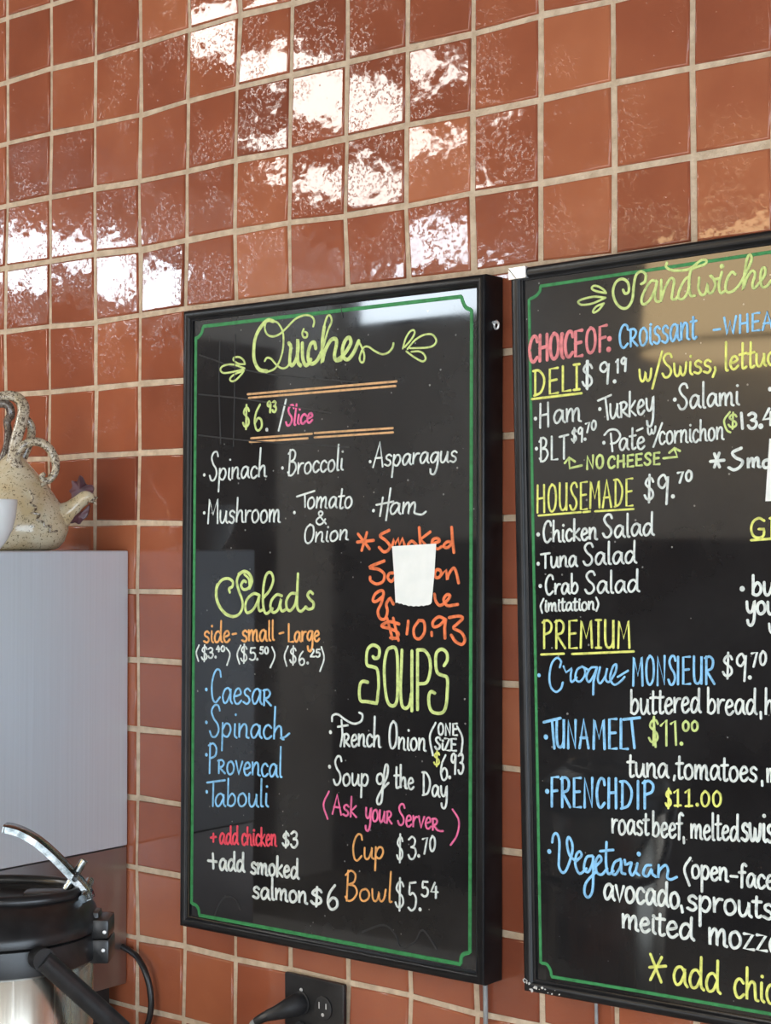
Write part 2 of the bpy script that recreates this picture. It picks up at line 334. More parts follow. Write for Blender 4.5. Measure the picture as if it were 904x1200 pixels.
# ------------------------------------------------------------------ hand lettering: one-stroke letters, y up, x-height 1, capitals 2
G = {
'a': (.82, '.66 .75 .48 1 .22 .88 .08 .45 .2 .04 .42 .12 .64 .62|.68 .98|.68 .25 .82 .02'),
'b': (.75, '.12 2|.12 .05|.14 .55 .4 .98 .64 .7 .62 .25 .38 0 .12 .1'),
'c': (.65, '.6 .8 .4 1 .18 .85 .08 .45 .2 .06 .4 0 .62 .2'),
'd': (.85, '.66 .75 .45 1 .2 .85 .08 .4 .2 .03 .45 .12 .66 .6/.7 2|.68 .3 .84 .02'),
'e': (.68, '.08 .48 .32 .52 .58 .68 .45 .98 .22 .9 .08 .45 .2 .05 .42 0 .64 .22'),
'f': (.55, '.58 1.8 .42 2 .27 1.75 .25 1|.24 -.1/.03 1 .5 1.05'),
'g': (.78, '.66 .82 .45 1 .2 .85 .08 .45 .22 .1 .45 .2 .66 .75|.69 .98 .68 -.3 .5 -.95 .22 -.9 .14 -.5'),
'h': (.78, '.12 2|.1 0|.12 .5 .36 .96 .56 .88 .6 .45 .64 .08 .78 .02'),
'i': (.32, '.15 1|.15 .2 .3 0/.18 1.5'),
'k': (.66, '.12 2|.1 0/.56 1|.12 .48|.62 0'),
'l': (.32, '.14 2|.14 .2 .28 0'),
'm': (1.1, '.08 1|.1 0|.12 .5 .32 .98 .46 .9 .5 .5 .5 0|.52 .5 .74 .98 .88 .9 .92 .5 .92 .1 1.06 0'),
'n': (.78, '.08 1|.1 0|.12 .5 .36 .98 .56 .9 .6 .5 .6 .1 .76 0'),
'o': (.75, '.42 1 .16 .85 .08 .42 .2 .04 .42 0 .64 .25 .66 .65 .5 .95 .38 1'),
'p': (.75, '.1 1|.1 -1/.1 .5 .3 .95 .56 .9 .66 .5 .5 .06 .3 .02 .12 .2'),
'q': (.78, '.66 .82 .45 1 .2 .85 .08 .45 .22 .1 .45 .2 .66 .75|.69 .98|.68 -1'),
'r': (.56, '.08 1|.1 0|.12 .5 .32 .92 .54 .95'),
's': (.62, '.56 .85 .36 1 .15 .85 .2 .6 .45 .45 .54 .2 .35 0 .08 .12'),
't': (.52, '.24 1.8|.22 .2 .35 0 .5 .1/.02 1.08|.5 1.14'),
'u': (.78, '.08 1 .1 .3 .25 0 .45 .15 .62 .7|.64 1|.64 .2 .78 0'),
'v': (.66, '.05 1|.32 0|.62 1'),
'w': (1.0, '.05 1 .1 .3 .25 0 .42 .2 .5 .8|.52 .3 .68 0 .85 .3 .92 1'),
'y': (.75, '.08 1 .12 .4 .3 .12 .5 .3 .64 .98|.66 1 .64 -.4 .44 -.95 .2 -.85 .14 -.55'),
'z': (.68, '.08 .95|.58 .95|.08 .03|.64 .03'),
'~': (.72, '.1 1|.12 0/.02 .95 .35 1.02 .55 .8 .4 .52 .14 .45|.66 0'),
'A': (.9, '.04 0|.42 2|.84 0/.16 .72|.7 .72'),
'B': (.85, '.14 2|.14 0/.0 1.7 .3 2 .62 1.75 .55 1.25 .18 1.06|.18 1.06 .6 .98 .78 .55 .55 .1 .25 -.02 .05 .25'),
'C': (.82, '.74 1.55 .66 1.9 .42 1.98 .2 1.65 .08 1 .18 .25 .42 0 .74 .32'),
'D': (.9, '.16 1.98|.16 .02/.02 1.96 .4 1.95 .74 1.45 .78 .85 .55 .2 .1 0'),
'E': (.75, '.68 2|.12 1.98|.12 0|.7 .02/.12 1.04|.6 1.08'),
'F': (.72, '.68 2|.12 1.96|.12 0/.12 1.02|.58 1.08'),
'G': (.9, '.78 1.7 .5 2 .2 1.7 .08 1 .2 .25 .5 0 .74 .2 .78 .85|.5 .88'),
'H': (.88, '.12 2|.1 0/.72 2|.74 0/.1 1|.74 1.06'),
'I': (.5, '.25 2|.25 0/.05 2|.45 2/.05 0|.45 0'),
'!': (.3, '.15 2|.15 0'),
'L': (.68, '.12 2|.12 .02|.66 .02'),
'M': (1.05, '.08 0|.14 1.95|.52 .7|.88 1.95|.96 0'),
'N': (.9, '.1 0|.12 1.95|.74 .05|.76 2'),
'O': (.88, '.45 2 .18 1.7 .08 1 .18 .25 .42 0 .7 .3 .8 1 .7 1.75 .42 2'),
'P': (.8, '.14 2|.14 0/.02 1.85 .4 2 .7 1.7 .62 1.2 .16 .98'),
'R': (.85, '.12 2|.12 0/.02 1.9 .4 2 .68 1.7 .58 1.15 .14 .98|.8 0'),
'S': (.78, '.7 1.65 .58 1.95 .32 1.95 .14 1.6 .3 1.15 .58 .8 .66 .4 .48 .05 .22 .03 .06 .35'),
'T': (.8, '.4 1.95|.4 0/.0 1.9|.8 2'),
'U': (.85, '.1 2 .1 .7 .22 .1 .48 .02 .7 .35 .74 1|.74 2|.74 .0'),
'V': (.85, '.05 2|.42 0|.8 2'),
'W': (1.1, '.05 2|.3 .05|.55 1.5|.78 .05|1.05 2'),
'Z': (.75, '.08 1.98|.66 1.98|.08 .03|.7 .03'),
'0': (.78, '.4 2 .14 1.6 .08 1 .16 .3 .38 0 .62 .35 .7 1 .62 1.65 .36 2'),
'1': (.45, '.06 1.6|.26 2|.26 0'), '7': (.7, '.06 1.95|.62 2|.26 0'), '2': (.72, '.08 1.5 .2 1.95 .5 1.95 .6 1.45 .3 .6 .06 .05|.68 .05'),
'3': (.72, '.08 1.75 .35 2 .6 1.7 .5 1.2 .25 1.06|.25 1.06 .58 .95 .66 .5 .46 .03 .2 .03 .06 .35'),
'4': (.75, '.42 2|.06 .75|.7 .8/.54 1.5|.52 0'), '5': (.72, '.62 2|.16 1.95|.14 1.15 .4 1.25 .64 .9 .58 .25 .3 0 .06 .2'),
'6': (.74, '.5 2 .2 1.4 .08 .7 .2 .1 .42 0 .64 .3 .6 .8 .35 .95 .12 .6'),
'9': (.72, '.58 1.5 .4 2 .14 1.75 .12 1.3 .34 1.1 .56 1.5|.62 1.9|.54 0'),
'$': (.74, '.62 1.5 .5 1.75 .25 1.7 .12 1.35 .32 1.08 .56 .82 .6 .45 .4 .2 .18 .25 .06 .5/.38 2|.34 0'),
'&': (.9, '.85 .1|.28 1.5 .38 2 .58 1.8 .5 1.4 .12 .8 .1 .3 .32 0 .6 .25 .8 .8'),
' ': (.45, ''),
}
DOTS = set()
def glyph_strokes(ch):
    wd, s = G[ch]; out = []
    for st in s.split('/'):
        st = st.strip()
        if not st: continue
        segs = []; last = None
        for sg in st.split('|'):
            v = [float(t) for t in sg.split()]; pts = list(zip(v[0::2], v[1::2]))
            if last is not None: pts = [last] + pts
            last = pts[-1]; segs.append(pts)
        out.append(segs)
    return wd, out
rl = random.Random(3)
def T(text, x0, y0, x1, y1, xh, ah=None, slant=0.0, gap=None):
    """strokes (pixel polylines) of a word written from (x0,y0) to (x1,y1) along its baseline"""
    ah = ah or xh * 2; out = []
    gap = (.17 if text[1:].isupper() or text.isdigit() else .05) if gap is None else gap
    tot = sum(G[c][0] + gap for c in text) - gap; pos = 0.0
    for c in text:
        wd, st = glyph_strokes(c)
        caps = c.isupper() or c.isdigit() or c in '$&!'
        jy = rl.uniform(-.5, .5) if len(text) > 2 else 0
        for segs in st:
            line = []
            for sg in segs:
                pp = []
                for gx, gy in sg:
                    t = (pos + gx) / tot
                    h = gy * ah / 2 if caps else (gy * xh if gy <= 1 else xh + (gy - 1) * (ah - xh))
                    pp.append((x0 + (x1 - x0) * t + slant * h, y0 + (y1 - y0) * t - h + jy))
                sp = [(p.x, p.y) for p in spline([(a, b, 0) for a, b in pp], 4)]
                line += sp if not line else sp[1:]
            out.append(line)
        pos += wd + gap
    return out
def K(x0, y0, k, *strokes):
    """strokes read from an enlarged detail of the photograph: offset, enlargement, then 'x y x y|x y' strings"""
    out = []
    for s in strokes:
        line = []; last = None
        for sg in s.split('|'):
            v = [float(t) for t in sg.split()]; pts = [(x0 + a / k, y0 + b / k) for a, b in zip(v[0::2], v[1::2])]
            if last is not None: pts = [last] + pts
            last = pts[-1]
            sp = [(p.x, p.y) for p in spline([(a, b, 0) for a, b in pts], 5)]
            line += sp if not line else sp[1:]
        out.append(line)
    return out
def D(x, y): return [[(x, y), (x, y)]]
def letter_mesh(bm, strokes, wpx, Y):
    """marker strokes as low ridges of ink lying on the panel plane Y"""
    for si, line in enumerate(strokes):
        P = [on_y(x, y, Y) for x, y in line]
        depth = (P[0] - CAM).dot(RF); hw = wpx * depth / F_PX * .50; h0 = .0005 + .00006 * (si % 11); h = h0
        Q = [P[0]]
        for p in P[1:]:
            if (p - Q[-1]).length > hw * .22: Q.append(p)
        if len(Q) == 1:
            c = Q[0]; n = 14; hw *= 1.55 if len(line) > 1 else 1.1
            base = [bm.verts.new((c.x + hw * 1.15 * math.cos(k * math.tau / n), Y, c.z + hw * 1.15 * math.sin(k * math.tau / n))) for k in range(n)]
            top = [bm.verts.new((c.x + hw * .95 * math.cos(k * math.tau / n), Y - h, c.z + hw * .95 * math.sin(k * math.tau / n))) for k in range(n)]
            for k in range(n): bm.faces.new((base[k], base[(k + 1) % n], top[(k + 1) % n], top[k]))
            bm.faces.new(top); continue
        d0 = (Q[0] - Q[1]).normalized(); d1 = (Q[-1] - Q[-2]).normalized()
        pts = [(Q[0] + d0 * hw * .9, .35), (Q[0] + d0 * hw * .5, .82)] + [(p, 1) for p in Q] + [(Q[-1] + d1 * hw * .5, .82), (Q[-1] + d1 * hw * .9, .35)]
        rows = []; N = len(pts)
        for i, (p, f) in enumerate(pts):
            t = (pts[min(i + 1, N - 1)][0] - pts[max(i - 1, 0)][0]).normalized(); s = Vector((-t.z, 0, t.x))
            o = s * hw * f; oi = o * .8; h = h0 + .0004 * i / N
            rows.append([bm.verts.new((p + o).to_tuple()), bm.verts.new((p.x + oi.x, Y - h, p.z + oi.z)), bm.verts.new((p.x - oi.x, Y - h, p.z - oi.z)), bm.verts.new((p - o).to_tuple())])
        for a, b in zip(rows, rows[1:]):
            for k in range(3): bm.faces.new((a[k], a[k + 1], b[k + 1], b[k]))
        bm.faces.new(rows[0]); bm.faces.new(rows[-1][::-1])
PANEL_Y = -.0385
def ink(board, name, color, wpx, strokes, label=None):
    bm = bmesh.new(); letter_mesh(bm, strokes, wpx, PANEL_Y - .0001)
    o = link(name, bm, INK[color], board, label=label); return o

# ------------------------------------------------------------------ menu boards
def to_parent(bm, parent):
    M = Matrix.Translation(parent.location) @ Matrix.Rotation(parent.rotation_euler.z, 4, 'Z')
    bmesh.ops.transform(bm, matrix=M.inverted(), verts=bm.verts[:]); return bm
def ink(board, name, color, wpx, strokes, label=None, more=()):
    bm = bmesh.new(); letter_mesh(bm, strokes, wpx, PANEL_Y - .0001)
    for w2, s2 in more: letter_mesh(bm, s2, w2, PANEL_Y - .0002)
    return link(name, to_parent(bm, board), INK[color], board, label=label)
def frame_mesh(c):
    """four mitred mouldings around the corners c (TL, TR, BR, BL as (x, z))"""
    prof = [(0, -.0062), (0, -.0425), (.0009, -.0450), (.0028, -.0464), (.0062, -.0470), (.0096, -.0464), (.0118, -.0448), (.0128, -.0425), (.0152, -.0412), (.0152, -.036)]
    ce = Vector((sum(p[0] for p in c) / 4, sum(p[1] for p in c) / 4))
    bm = bmesh.new(); rings = []
    for k in range(4):
        p = Vector(c[k]); a = (Vector(c[k - 1]) - p).normalized(); b = (Vector(c[(k + 1) % 4]) - p).normalized()
        d = a + b
        rings.append([bm.verts.new((p.x + d.x * w_, y, p.y + d.y * w_)) for w_, y in prof])
    for k in range(4):
        a, b = rings[k], rings[(k + 1) % 4]
        for i in range(len(prof) - 1): bm.faces.new((a[i], b[i], b[i + 1], a[i + 1]))
        bm.faces.new((a[-1], b[-1], b[0], a[0]))
    return bm
def board(name, label, c, top, bottom):
    loc = ((c[3][0] + c[2][0]) / 2, 0, min(c[3][1], c[2][1]))
    t = thing(name, label, 'menu board', loc)
    link('frame', to_parent(frame_mesh(c), t), M_frame, t, smooth=True, label='black moulded frame')
    bm = bmesh.new(); cc = [Vector(p) for p in c]; q = []
    for k in range(4):
        a = (cc[k - 1] - cc[k]).normalized(); b = (cc[(k + 1) % 4] - cc[k]).normalized(); q.append(cc[k] + (a + b) * .0138)
    f = [bm.verts.new((p.x, PANEL_Y, p.y)) for p in q]; bk = [bm.verts.new((p.x, -.0064, p.y)) for p in q]
    bm.faces.new(f); bm.faces.new(bk[::-1])
    for k in range(4): bm.faces.new((f[k], f[(k + 1) % 4], bk[(k + 1) % 4], bk[k]))
    link('panel', to_parent(bm, t), M_panel, t, label='glossy black writing panel')
    return t
def px(x, y, Y=-.046): p = on_y(x, y, Y); return (p.x, p.z)

# ---- the board of quiches, salads and soups
b1 = board('menu_board', 'narrow black-framed chalkboard menu headed Quiches, Salads and Soups, left of the Sandwiches board',
           [px(214.5, 364.5), px(568, 320.5), px(567, 1156), px(210, 1085)], 0, 0)
k6 = 6.027
A1 = (250, 355, k6)
ink(b1, 'border_line', 'green', 4.2, K(0, 0, 1, '229.8 396.5 233 394.5 236.5 390 238.5 382.5|541 347.5|542.5 353 546 360 553 363.5|551 1116|544 1118 541 1122 540 1130|233.7 1072.5|233 1066 230 1061 224.7 1058.5|229.8 396.5'))
ink(b1, 'flourish', 'lime', 2.5, K(*A1, '225 432 180 430 145 405 150 386 185 383 215 405 225 432', '222 462 140 435 75 443 52 470 75 495 150 485 222 465', '218 478 150 505 120 535 130 553 160 545 200 505 218 478'))
ink(b1, 'heading', 'lime', 2.6, K(*A1,
    '425 128 455 140 485 185 497 240 493 330 470 410 435 465 380 488',
    '375 125 365 175 380 220 420 237 470 220 520 175 580 115 640 88 690 92 715 125 708 165',
    '365 410 380 388 410 395 450 440 490 462 525 450 545 415',
    '640 185 630 215 640 243 662 240 665 215 650 205',
    '770 340 810 200 838 130 825 88 805 100 785 170 770 260') +
    K(380, 355, k6, '245 270 270 320 285 370 280 415 262 418 252 390 265 345 285 312 315 310 360 340 410 362 455 350 485 315 492 285'),
    more=[(5.0, K(*A1,
    '425 128 385 122 340 165 300 240 287 330 292 410 325 470 380 484',
    '535 285 548 310 542 380 542 425 560 440 585 400 600 330 598 255|596 380 602 425 618 442',
    '630 285 632 380 645 430 665 438 690 400',
    '725 320 715 280 690 290 672 350 675 410 700 430 735 405 770 340',
    '785 170 772 270 770 425|790 340 830 265 865 255 872 290 857 370 870 405 905 398') +
    K(380, 355, k6, '90 405 130 375 165 330 190 280 178 245 150 265 130 330 140 385 170 398 210 350 245 270'))])
ink(b1, 'flourish', 'lime', 2.5, K(380, 355, k6, '557 322 575 255 605 205 632 192 640 215 615 260 570 312', '590 325 640 265 700 228 760 222 793 260 780 295 730 315 610 320', '582 342 640 385 695 413 718 395 705 360 670 342 620 345'))
ink(b1, 'rule_line', 'tan', 2.7, K(0, 0, 1, '290.5 462|465 447') + K(0, 0, 1, '292 466.3|464 452.3'))
ink(b1, 'rule_line', 'tan', 2.6, K(0, 0, 1, '294.5 513.6|366 508.2', '369 507.5|460.7 501.7', '293 517.9|361 513.6', '369 512.6|461 506.7'))
ink(b1, 'price', 'lime', 2.9, T('$', 284.6, 502.8, 293.4, 502.5, 14, 28) + T('6', 297.5, 504.5, 308.5, 504, 15, 30) + T('93', 313.3, 483.3, 324.3, 482.6, 6, 12.5))
ink(b1, 'price', 'white', 2.6, D(312.8, 503.5) + K(270, 460, k6, '395 50|343 268'), label="white full stop and slash before 'Slice'")
ink(b1, 'price', 'pink', 2.9, T('Slice', 334.5, 499.5, 366.5, 494.5, 11, 24, .12))
MI = 2.35
ink(b1, 'menu_item', 'white', MI, D(239.5, 556.5) + T('Spinach', 245, 564, 312.5, 558.5, 13.5, 34, .06))
ink(b1, 'menu_item', 'white', MI, D(331.2, 548.4) + T('Broccoli', 337, 557, 402.5, 550.3, 13, 30, .06))
ink(b1, 'menu_item', 'white', MI, D(434, 541) + T('Asparagus', 437, 547.3, 535.5, 541, 13, 29, .10))
ink(b1, 'menu_item', 'white', MI, D(239.5, 601) + T('Mushroom', 243, 613, 329, 611.5, 14.5, 29, .04))
ink(b1, 'menu_item', 'white', MI, D(345.2, 600.7) + K(320, 560, k6, '170 132|295 92', '226 118|228 205') + T('omato', 359.5, 596.3, 413, 595, 13, 25, .1))
ink(b1, 'menu_item', 'white', MI, T('&', 370, 615, 383, 614.5, 8, 15.6) + T('Onion', 355.5, 637, 408.5, 632.5, 11.8, 22, .1))
ink(b1, 'menu_item', 'white', 2.5, D(437.9, 598.4) + K(410, 510, k6, '235 440|215 570', '290 375|258 600', '190 492|310 468', '470 555 510 560 540 540') + T('am', 456, 602.8, 489, 602, 13.5, 26, .12))
A5 = (410, 610, k6)
ink(b1, 'menu_item', 'rust', 3.9, K(*A5, '60 95|140 200', '122 85|86 210', '55 152|170 140', '280 68 215 105 255 140 285 180 270 212 240 220 210 190',
    '300 182|315 130|322 165|345 125|352 175|375 125|388 172', '470 168 440 145 415 170 430 195', '492 50|500 162', '570 80|505 130|535 170',
    '585 165 635 145 620 125 590 135 585 170 620 200 650 185', '728 155 690 150 665 180 690 192 725 165', '722 48|728 140|738 225')+ K(*A5, '245 285 140 330 205 345 245 380 235 430 190 448 150 425 145 400', '310 370 280 375 270 405 295 430 322 400',
    '640 350 615 347 601 375 610 402 634 400 648 374 640 350', '646 386 682 350|690 420|700 380 735 335 755 370 770 440',
    '235 535 190 570 165 565 180 520 220 495 240 510 225 580 200 640 215 690 250 695 268 640 260 590 285 545|310 590', '600 520 610 570 640 600 690 565 710 530 685 525 665 560 690 600 730 598 765 592'))
ink(b1, 'price', 'rust', 3.9, K(*A5, '265 690|303 835', '308 690|345 845', '350 730 280 715 225 745 290 765 345 795 330 830 290 828', '415 710|405 800',
    '490 705 455 760 460 820 495 835 530 785 525 715 490 705', '580 790|582 812', '680 700 630 680 590 715 595 750 635 740 680 695|672 760|675 830', '705 685 770 675 800 690 760 730 735 760 790 790 815 840 795 875 750 855 720 810'))
A3 = (240, 660, k6)
ink(b1, 'heading', 'lime', 3.6, K(*A3, '178 205 172 180 195 165 198 130 165 108 120 120 88 170 85 240 110 310 155 360 205 376 245 358 268 310 265 260 240 190 228 130 245 80 285 60 320 85 330 130 310 175 275 185 258 155 275 125 292 132',
    '385 225 345 215 300 255 287 310 300 350 340 330 372 275 388 225|380 290 388 335 412 328', '410 250 460 190 485 120 470 68 440 75 420 140 412 250 420 330 440 355 480 320',
    '545 230 510 222 475 260 465 310 485 348 520 325 542 250|535 300 548 338 580 322', '650 215 610 215 580 260 580 315 605 335 640 290 655 210', '660 75|655 200 655 310 680 340 708 318', '765 215 745 200 728 225 745 255 770 280 765 315 735 325 715 308'), more=[(3.2, K(*A3, '88 150 80 190 82 250 105 310 150 362 200 380', '240 75 280 55 318 75 337 125 318 178', '282 80 312 110 318 150'))])
ink(b1, 'size_list', 'orange', 2.7, T('side', 238.5, 753, 270, 752, 13, 25) + K(225, 730, 5.318, '255 70|277 66', '548 66|572 59') + T('small', 283.5, 751.5, 322, 750.3, 13, 23) + T('Large', 337.5, 752, 375, 751, 12, 21))
A6 = (225, 730, 5.318)
ink(b1, 'price', 'white', 2.1, K(*A6, '45 138 28 185 42 238', '215 155 238 195 220 262') + T('$', 236, 775, 244, 775, 9, 19) + T('3', 244, 771, 250.5, 771, 6, 12) + D(252.8, 770) + T('40', 253.6, 763.5, 264, 763.3, 3, 6.5))
ink(b1, 'price', 'white', 2.1, K(*A6, '305 140 283 195 298 255', '500 150 518 205 490 278') + T('$', 282, 777, 291, 777, 9, 22) + T('5', 292.5, 773.6, 300.5, 773.6, 7, 14.5) + D(301.7, 772.5) + T('50', 304.8, 766, 315.2, 766.2, 4, 8))
ink(b1, 'price', 'white', 2.1, K(*A6, '600 145 578 205 592 268', '808 150 825 220 800 300') + T('$', 339.6, 779, 348.5, 779, 9, 22) + T('6', 350, 779.3, 358, 779.3, 7, 16) + D(360.8, 777) + T('25', 363.6, 769.6, 375.8, 770, 4, 9))
BL = 2.5
ink(b1, 'menu_item', 'blue', BL, D(241.9, 808) + T('Caesa~', 246.5, 823, 319, 826.5, 18, 39, .04))
ink(b1, 'menu_item', 'blue', BL, D(242, 846.5) + T('Spinach', 245, 863, 333, 866.5, 16, 38, .03) + K(225, 820, k6, '630 270 660 262 690 238'))
ink(b1, 'menu_item', 'blue', BL, D(242, 884.4) + T('P~ovencal', 244, 905.5, 331, 910.5, 15, 35, .02))
ink(b1, 'menu_item', 'blue', BL, D(242.4, 927.9) + K(225, 820, k6, '108 585|235 568', '153 580|149 750') + T('abouli', 251.5, 944.5, 315, 945.5, 15, 32, .02))
ink(b1, 'heading', 'lime', 4.3, K(410, 750, k6, '165 118 178 130 205 118 208 60 165 36 128 65 118 130 125 178 165 190 195 210 205 300 200 380 192 448|120 435 78 428 68 370 75 312 95 292 128 298',
    '300 50 265 75 245 180 250 330 270 440 310 465 335 420 340 280 338 130 325 60 300 50', '370 72 365 200 360 350 370 460 400 482 425 450 437 380', '440 78|440 500', '480 78|480 490', '480 70 530 75 565 130 570 220 545 298 492 310',
    '668 180 690 140 685 90 650 65 615 90 608 160 620 230 655 250 690 270 690 370 680 470 650 515 590 510 565 470 560 400 575 365 602 375'))
A8 = (370, 825, 4.758)
ink(b1, 'menu_item', 'white', 2.7, D(387.5, 858) + K(*A8, '92 95 95 65 125 58 170 90 215 110 255 95 262 60 245 48', '145 90 150 170 140 235', '125 127|180 118') + T('~ench', 402.5, 874.5, 446.5, 875.5, 14, 36, .02) + T('Onion', 455.5, 877, 499.5, 880, 14, 32, .03))
ink(b1, 'size_note', 'white', 2.7, K(*A8, '670 105 638 180 655 285', '790 125 820 190 812 285') + T('ONE', 513.5, 861, 536.5, 861.5, 7, 13.5) + T('SiZE', 510, 877.5, 535.5, 880, 7, 14))
ink(b1, 'price', 'yellow', 2.3, T('$', 508.5, 898, 516.5, 898, 9, 18))
ink(b1, 'price', 'white', 2.6, T('6', 516, 914, 525.5, 914, 14, 29) + D(527.2, 911) + T('93', 528.5, 907, 544, 906.5, 12, 24))
ink(b1, 'menu_item', 'white', 2.7, D(386.4, 898.5) + T('Soup', 390.5, 919.7, 432.5, 921, 13.5, 34, .03) + T('o', 441, 918.5, 450.5, 918.5, 12) + K(*A8, '372 470 400 400 405 350 392 340 382 400 375 480 368 545 350 558 345 530 370 480 408 440') + T('the', 462.5, 922.5, 485.5, 925, 13, 27) + T('Day', 495, 932, 525, 935, 13, 27))
ink(b1, 'menu_item', 'pink', 2.5, K(*A8, '75 488 45 560 68 640', '765 588 800 650 790 730 755 785', '675 700 695 708 712 708') + T('Ask', 389.5, 954, 418.5, 957.5, 13, 23, .03) + T('you~', 428, 960.5, 460, 965, 13.5, None, .05) + T('Serve~', 466, 966.5, 514.5, 973, 13, 25, .03))
ink(b1, 'price', 'orange', 2.6, T('Cup', 412.5, 1008.5, 450.5, 1005.5, 13.5, 31, .03))
ink(b1, 'price', 'white', 2.5, T('$', 465, 1010.5, 473.5, 1010.5, 16, 33) + T('3', 478.3, 1006.5, 488.5, 1006.5, 13, 26) + D(491, 1003) + T('70', 495.3, 1001, 511, 996.5, 9, 18))
ink(b1, 'price', 'orange', 2.5, T('Bowl', 404, 1055, 460, 1057, 14, 35, .05))
ink(b1, 'price', 'white', 2.7, T('$', 463, 1067, 475, 1067, 18, 38) + T('5', 478.2, 1067, 489, 1067, 16, 33) + D(492.5, 1065.7) + T('54', 494, 1050, 514, 1052.5, 9, 17.5))
A9 = (230, 960, 5.318)
ink(b1, 'menu_item', 'red', 2.8, K(*A9, '92 115|125 110', '108 90|108 140') + T('add', 257.3, 989, 279.8, 989.5, 12.5, 21) + T('chicken', 283.5, 990, 324.5, 991.5, 13, 21))
ink(b1, 'price', 'white', 3.0, T('$3', 331, 993, 349.5, 993, 9, 18.5))
ink(b1, 'menu_item', 'white', 3.4, K(*A9, '75 258|128 265', '105 215|108 305') + T('add', 257, 1019, 287, 1022, 13, 22) + T('smoked', 294, 1023.5, 350.5, 1029.5, 13, 23))
ink(b1, 'menu_item', 'white', 3.4, T('salmon', 296, 1052, 360.5, 1058.5, 13, 25) + T('$', 364, 1061.5, 379.5, 1062, 11, 22) + T('6', 383, 1065.5, 397.5, 1065.5, 14, 28))
ink(b1, 'reflection_and_drip', 'reflection_drip', 1.6, K(0, 0, 1, '234 416 300 436 420 448', '233 462 290 468 388 484', '258 400 257 450 259 520', '276 392 275 470 274 523', '233 510 300 517 410 524', '400 360 402 372') , label='faint painted lines of a reflected grid')  # reflected grid lines drawn as grey strokes on the panel
ink(b1, 'reflection_and_drip', 'reflection_drip', 2.4, K(0, 0, 1, '425 1092 450 1084 464 1096 470 1110 486 1104 496 1090 512 1112'), label='faint dried drip outline')
ink(b1, 'reflection_and_drip', 'reflection_drip', 2.2, K(0, 0, 1, '252 1072 258 1058 266 1051 276 1054 282 1066'), label='faint dried drip outline')
# screw eye on the right side, power cord below
bm = bmesh.new(); e = on_x(579, 379, b1.location.x + .27); xs_ = px(568, 379)[0]
tube(bm, [(xs_ - .001, -.027, e.z), (xs_ + .006, -.027, e.z + .001)], .0024, 10, 1)
tube(bm, [(xs_ + .005 + .0035 * math.sin(k * math.tau / 10) , -.027 + .0, e.z - .0035 + .0045 * math.cos(k * math.tau / 10)) for k in range(10)], .0015, 8, 3)
link('screw_eye', to_parent(bm, b1), M_bare, b1, True, label='small pale metal screw eye')
bm = bmesh.new(); p = on_y(568.5, 1156, -.012); tube(bm, [(p.x, -.012, p.z + .02), (p.x + .0005, -.011, p.z - .05), (p.x, -.010, .955)], .0031, 10, 6)
link('power_cord', to_parent(bm, b1), M_grey, b1, True, label='thin grey cord')

# ---- the board of sandwiches
TL = Vector(px(598, 315.5)); BLc = Vector(px(613.8, 1161.5)); dn = BLc - TL
rt_ = Vector((-dn.y, dn.x)).normalized() * .60
b2 = board('menu_board', 'wide black-framed chalkboard menu headed Sandwiches, cut off by the right edge',
           [TL[:], (TL + rt_)[:], (BLc + rt_)[:], BLc[:]], 0, 0)
def pixel_of(x, z):
    q = Vector((x, PANEL_Y, z)) - CAM; d = q.dot(RF); return '%.2f %.2f' % (CX + F_PX * q.dot(RX) / d, CY + F_PX * q.dot(RD) / d)
u_ = rt_.normalized(); v_ = dn.normalized()
def at_right(a, b, low=False): p = (BLc if low else TL) + rt_ - u_ * a + v_ * (-b if low else b); return pixel_of(p.x, p.y)
ink(b2, 'border_line', 'green', 4.6, K(0, 0, 1, at_right(.042, .022) + '|633.6 335.4|633 341 628 347 620.3 351|634 1128.5|641 1130 645.5 1137 646.8 1144.5|740 1160|' + at_right(.042, .022, True) + '|' +
    ' '.join((at_right(.040, .030, True), at_right(.034, .037, True), at_right(.024, .040, True))) + '|' + at_right(.024, .040) + '|' + ' '.join((at_right(.034, .037), at_right(.040, .030), at_right(.042, .022)))))
G5 = (670, 290, k6); G6 = (780, 290, 7.29)
ink(b2, 'flourish', 'lime', 2.7, K(*G5, '245 322 180 310 145 292 155 272 190 275 230 300 245 322', '242 355 160 348 80 365 48 385 75 405 150 395 242 355', '230 395 180 415 155 445 160 460 195 440 230 395'))
ink(b2, 'heading', 'lime', 3.5, K(*G5, '365 300 380 325 405 310 400 250 360 222 315 245 294 310 310 380 350 425 395 425 430 370 440 280 455 200 490 170 525 190 520 240 495 258',
    '600 235 560 240 515 310 495 370 510 402 555 370 595 285 605 235|592 320 597 375 622 383', '635 230|632 385|660 290 700 220 725 235 715 310 710 360 735 365 752 345') +
    K(*G6, '15 130 8 165 60 195 150 195 220 178 300 115 350 108 345 140 280 165 225 190 207 260 205 350 220 412 255 412', '200 250 165 280 120 370 115 430 150 440 190 390 207 315',
    '290 260 285 350 310 405 345 390 362 310|370 380 400 385 430 320 405 255 385 240 420 270 465 265', '485 210 460 320 475 388 515 368', '600 230 570 210 530 270 515 350 540 383 590 365 640 310 700 200 740 100 725 62 700 100 680 220 665 362|700 260 745 200 770 230 747 310 760 350 800 310 850 240 855 180 830 180 815 260 830 335 870 330 905 285') + D(846.5, 312) + T('s', 906, 330, 922, 327, 22))
ink(b2, 'menu_item', 'salmon', 4.4, T('CHOiCE', 620, 425, 683.5, 416.5, 26, 30))
ink(b2, 'menu_item', 'salmon', 3.8, T('OF', 686.5, 414.5, 712, 410.5, 14, 29.5) + D(714.5, 397) + D(713.7, 409.5))
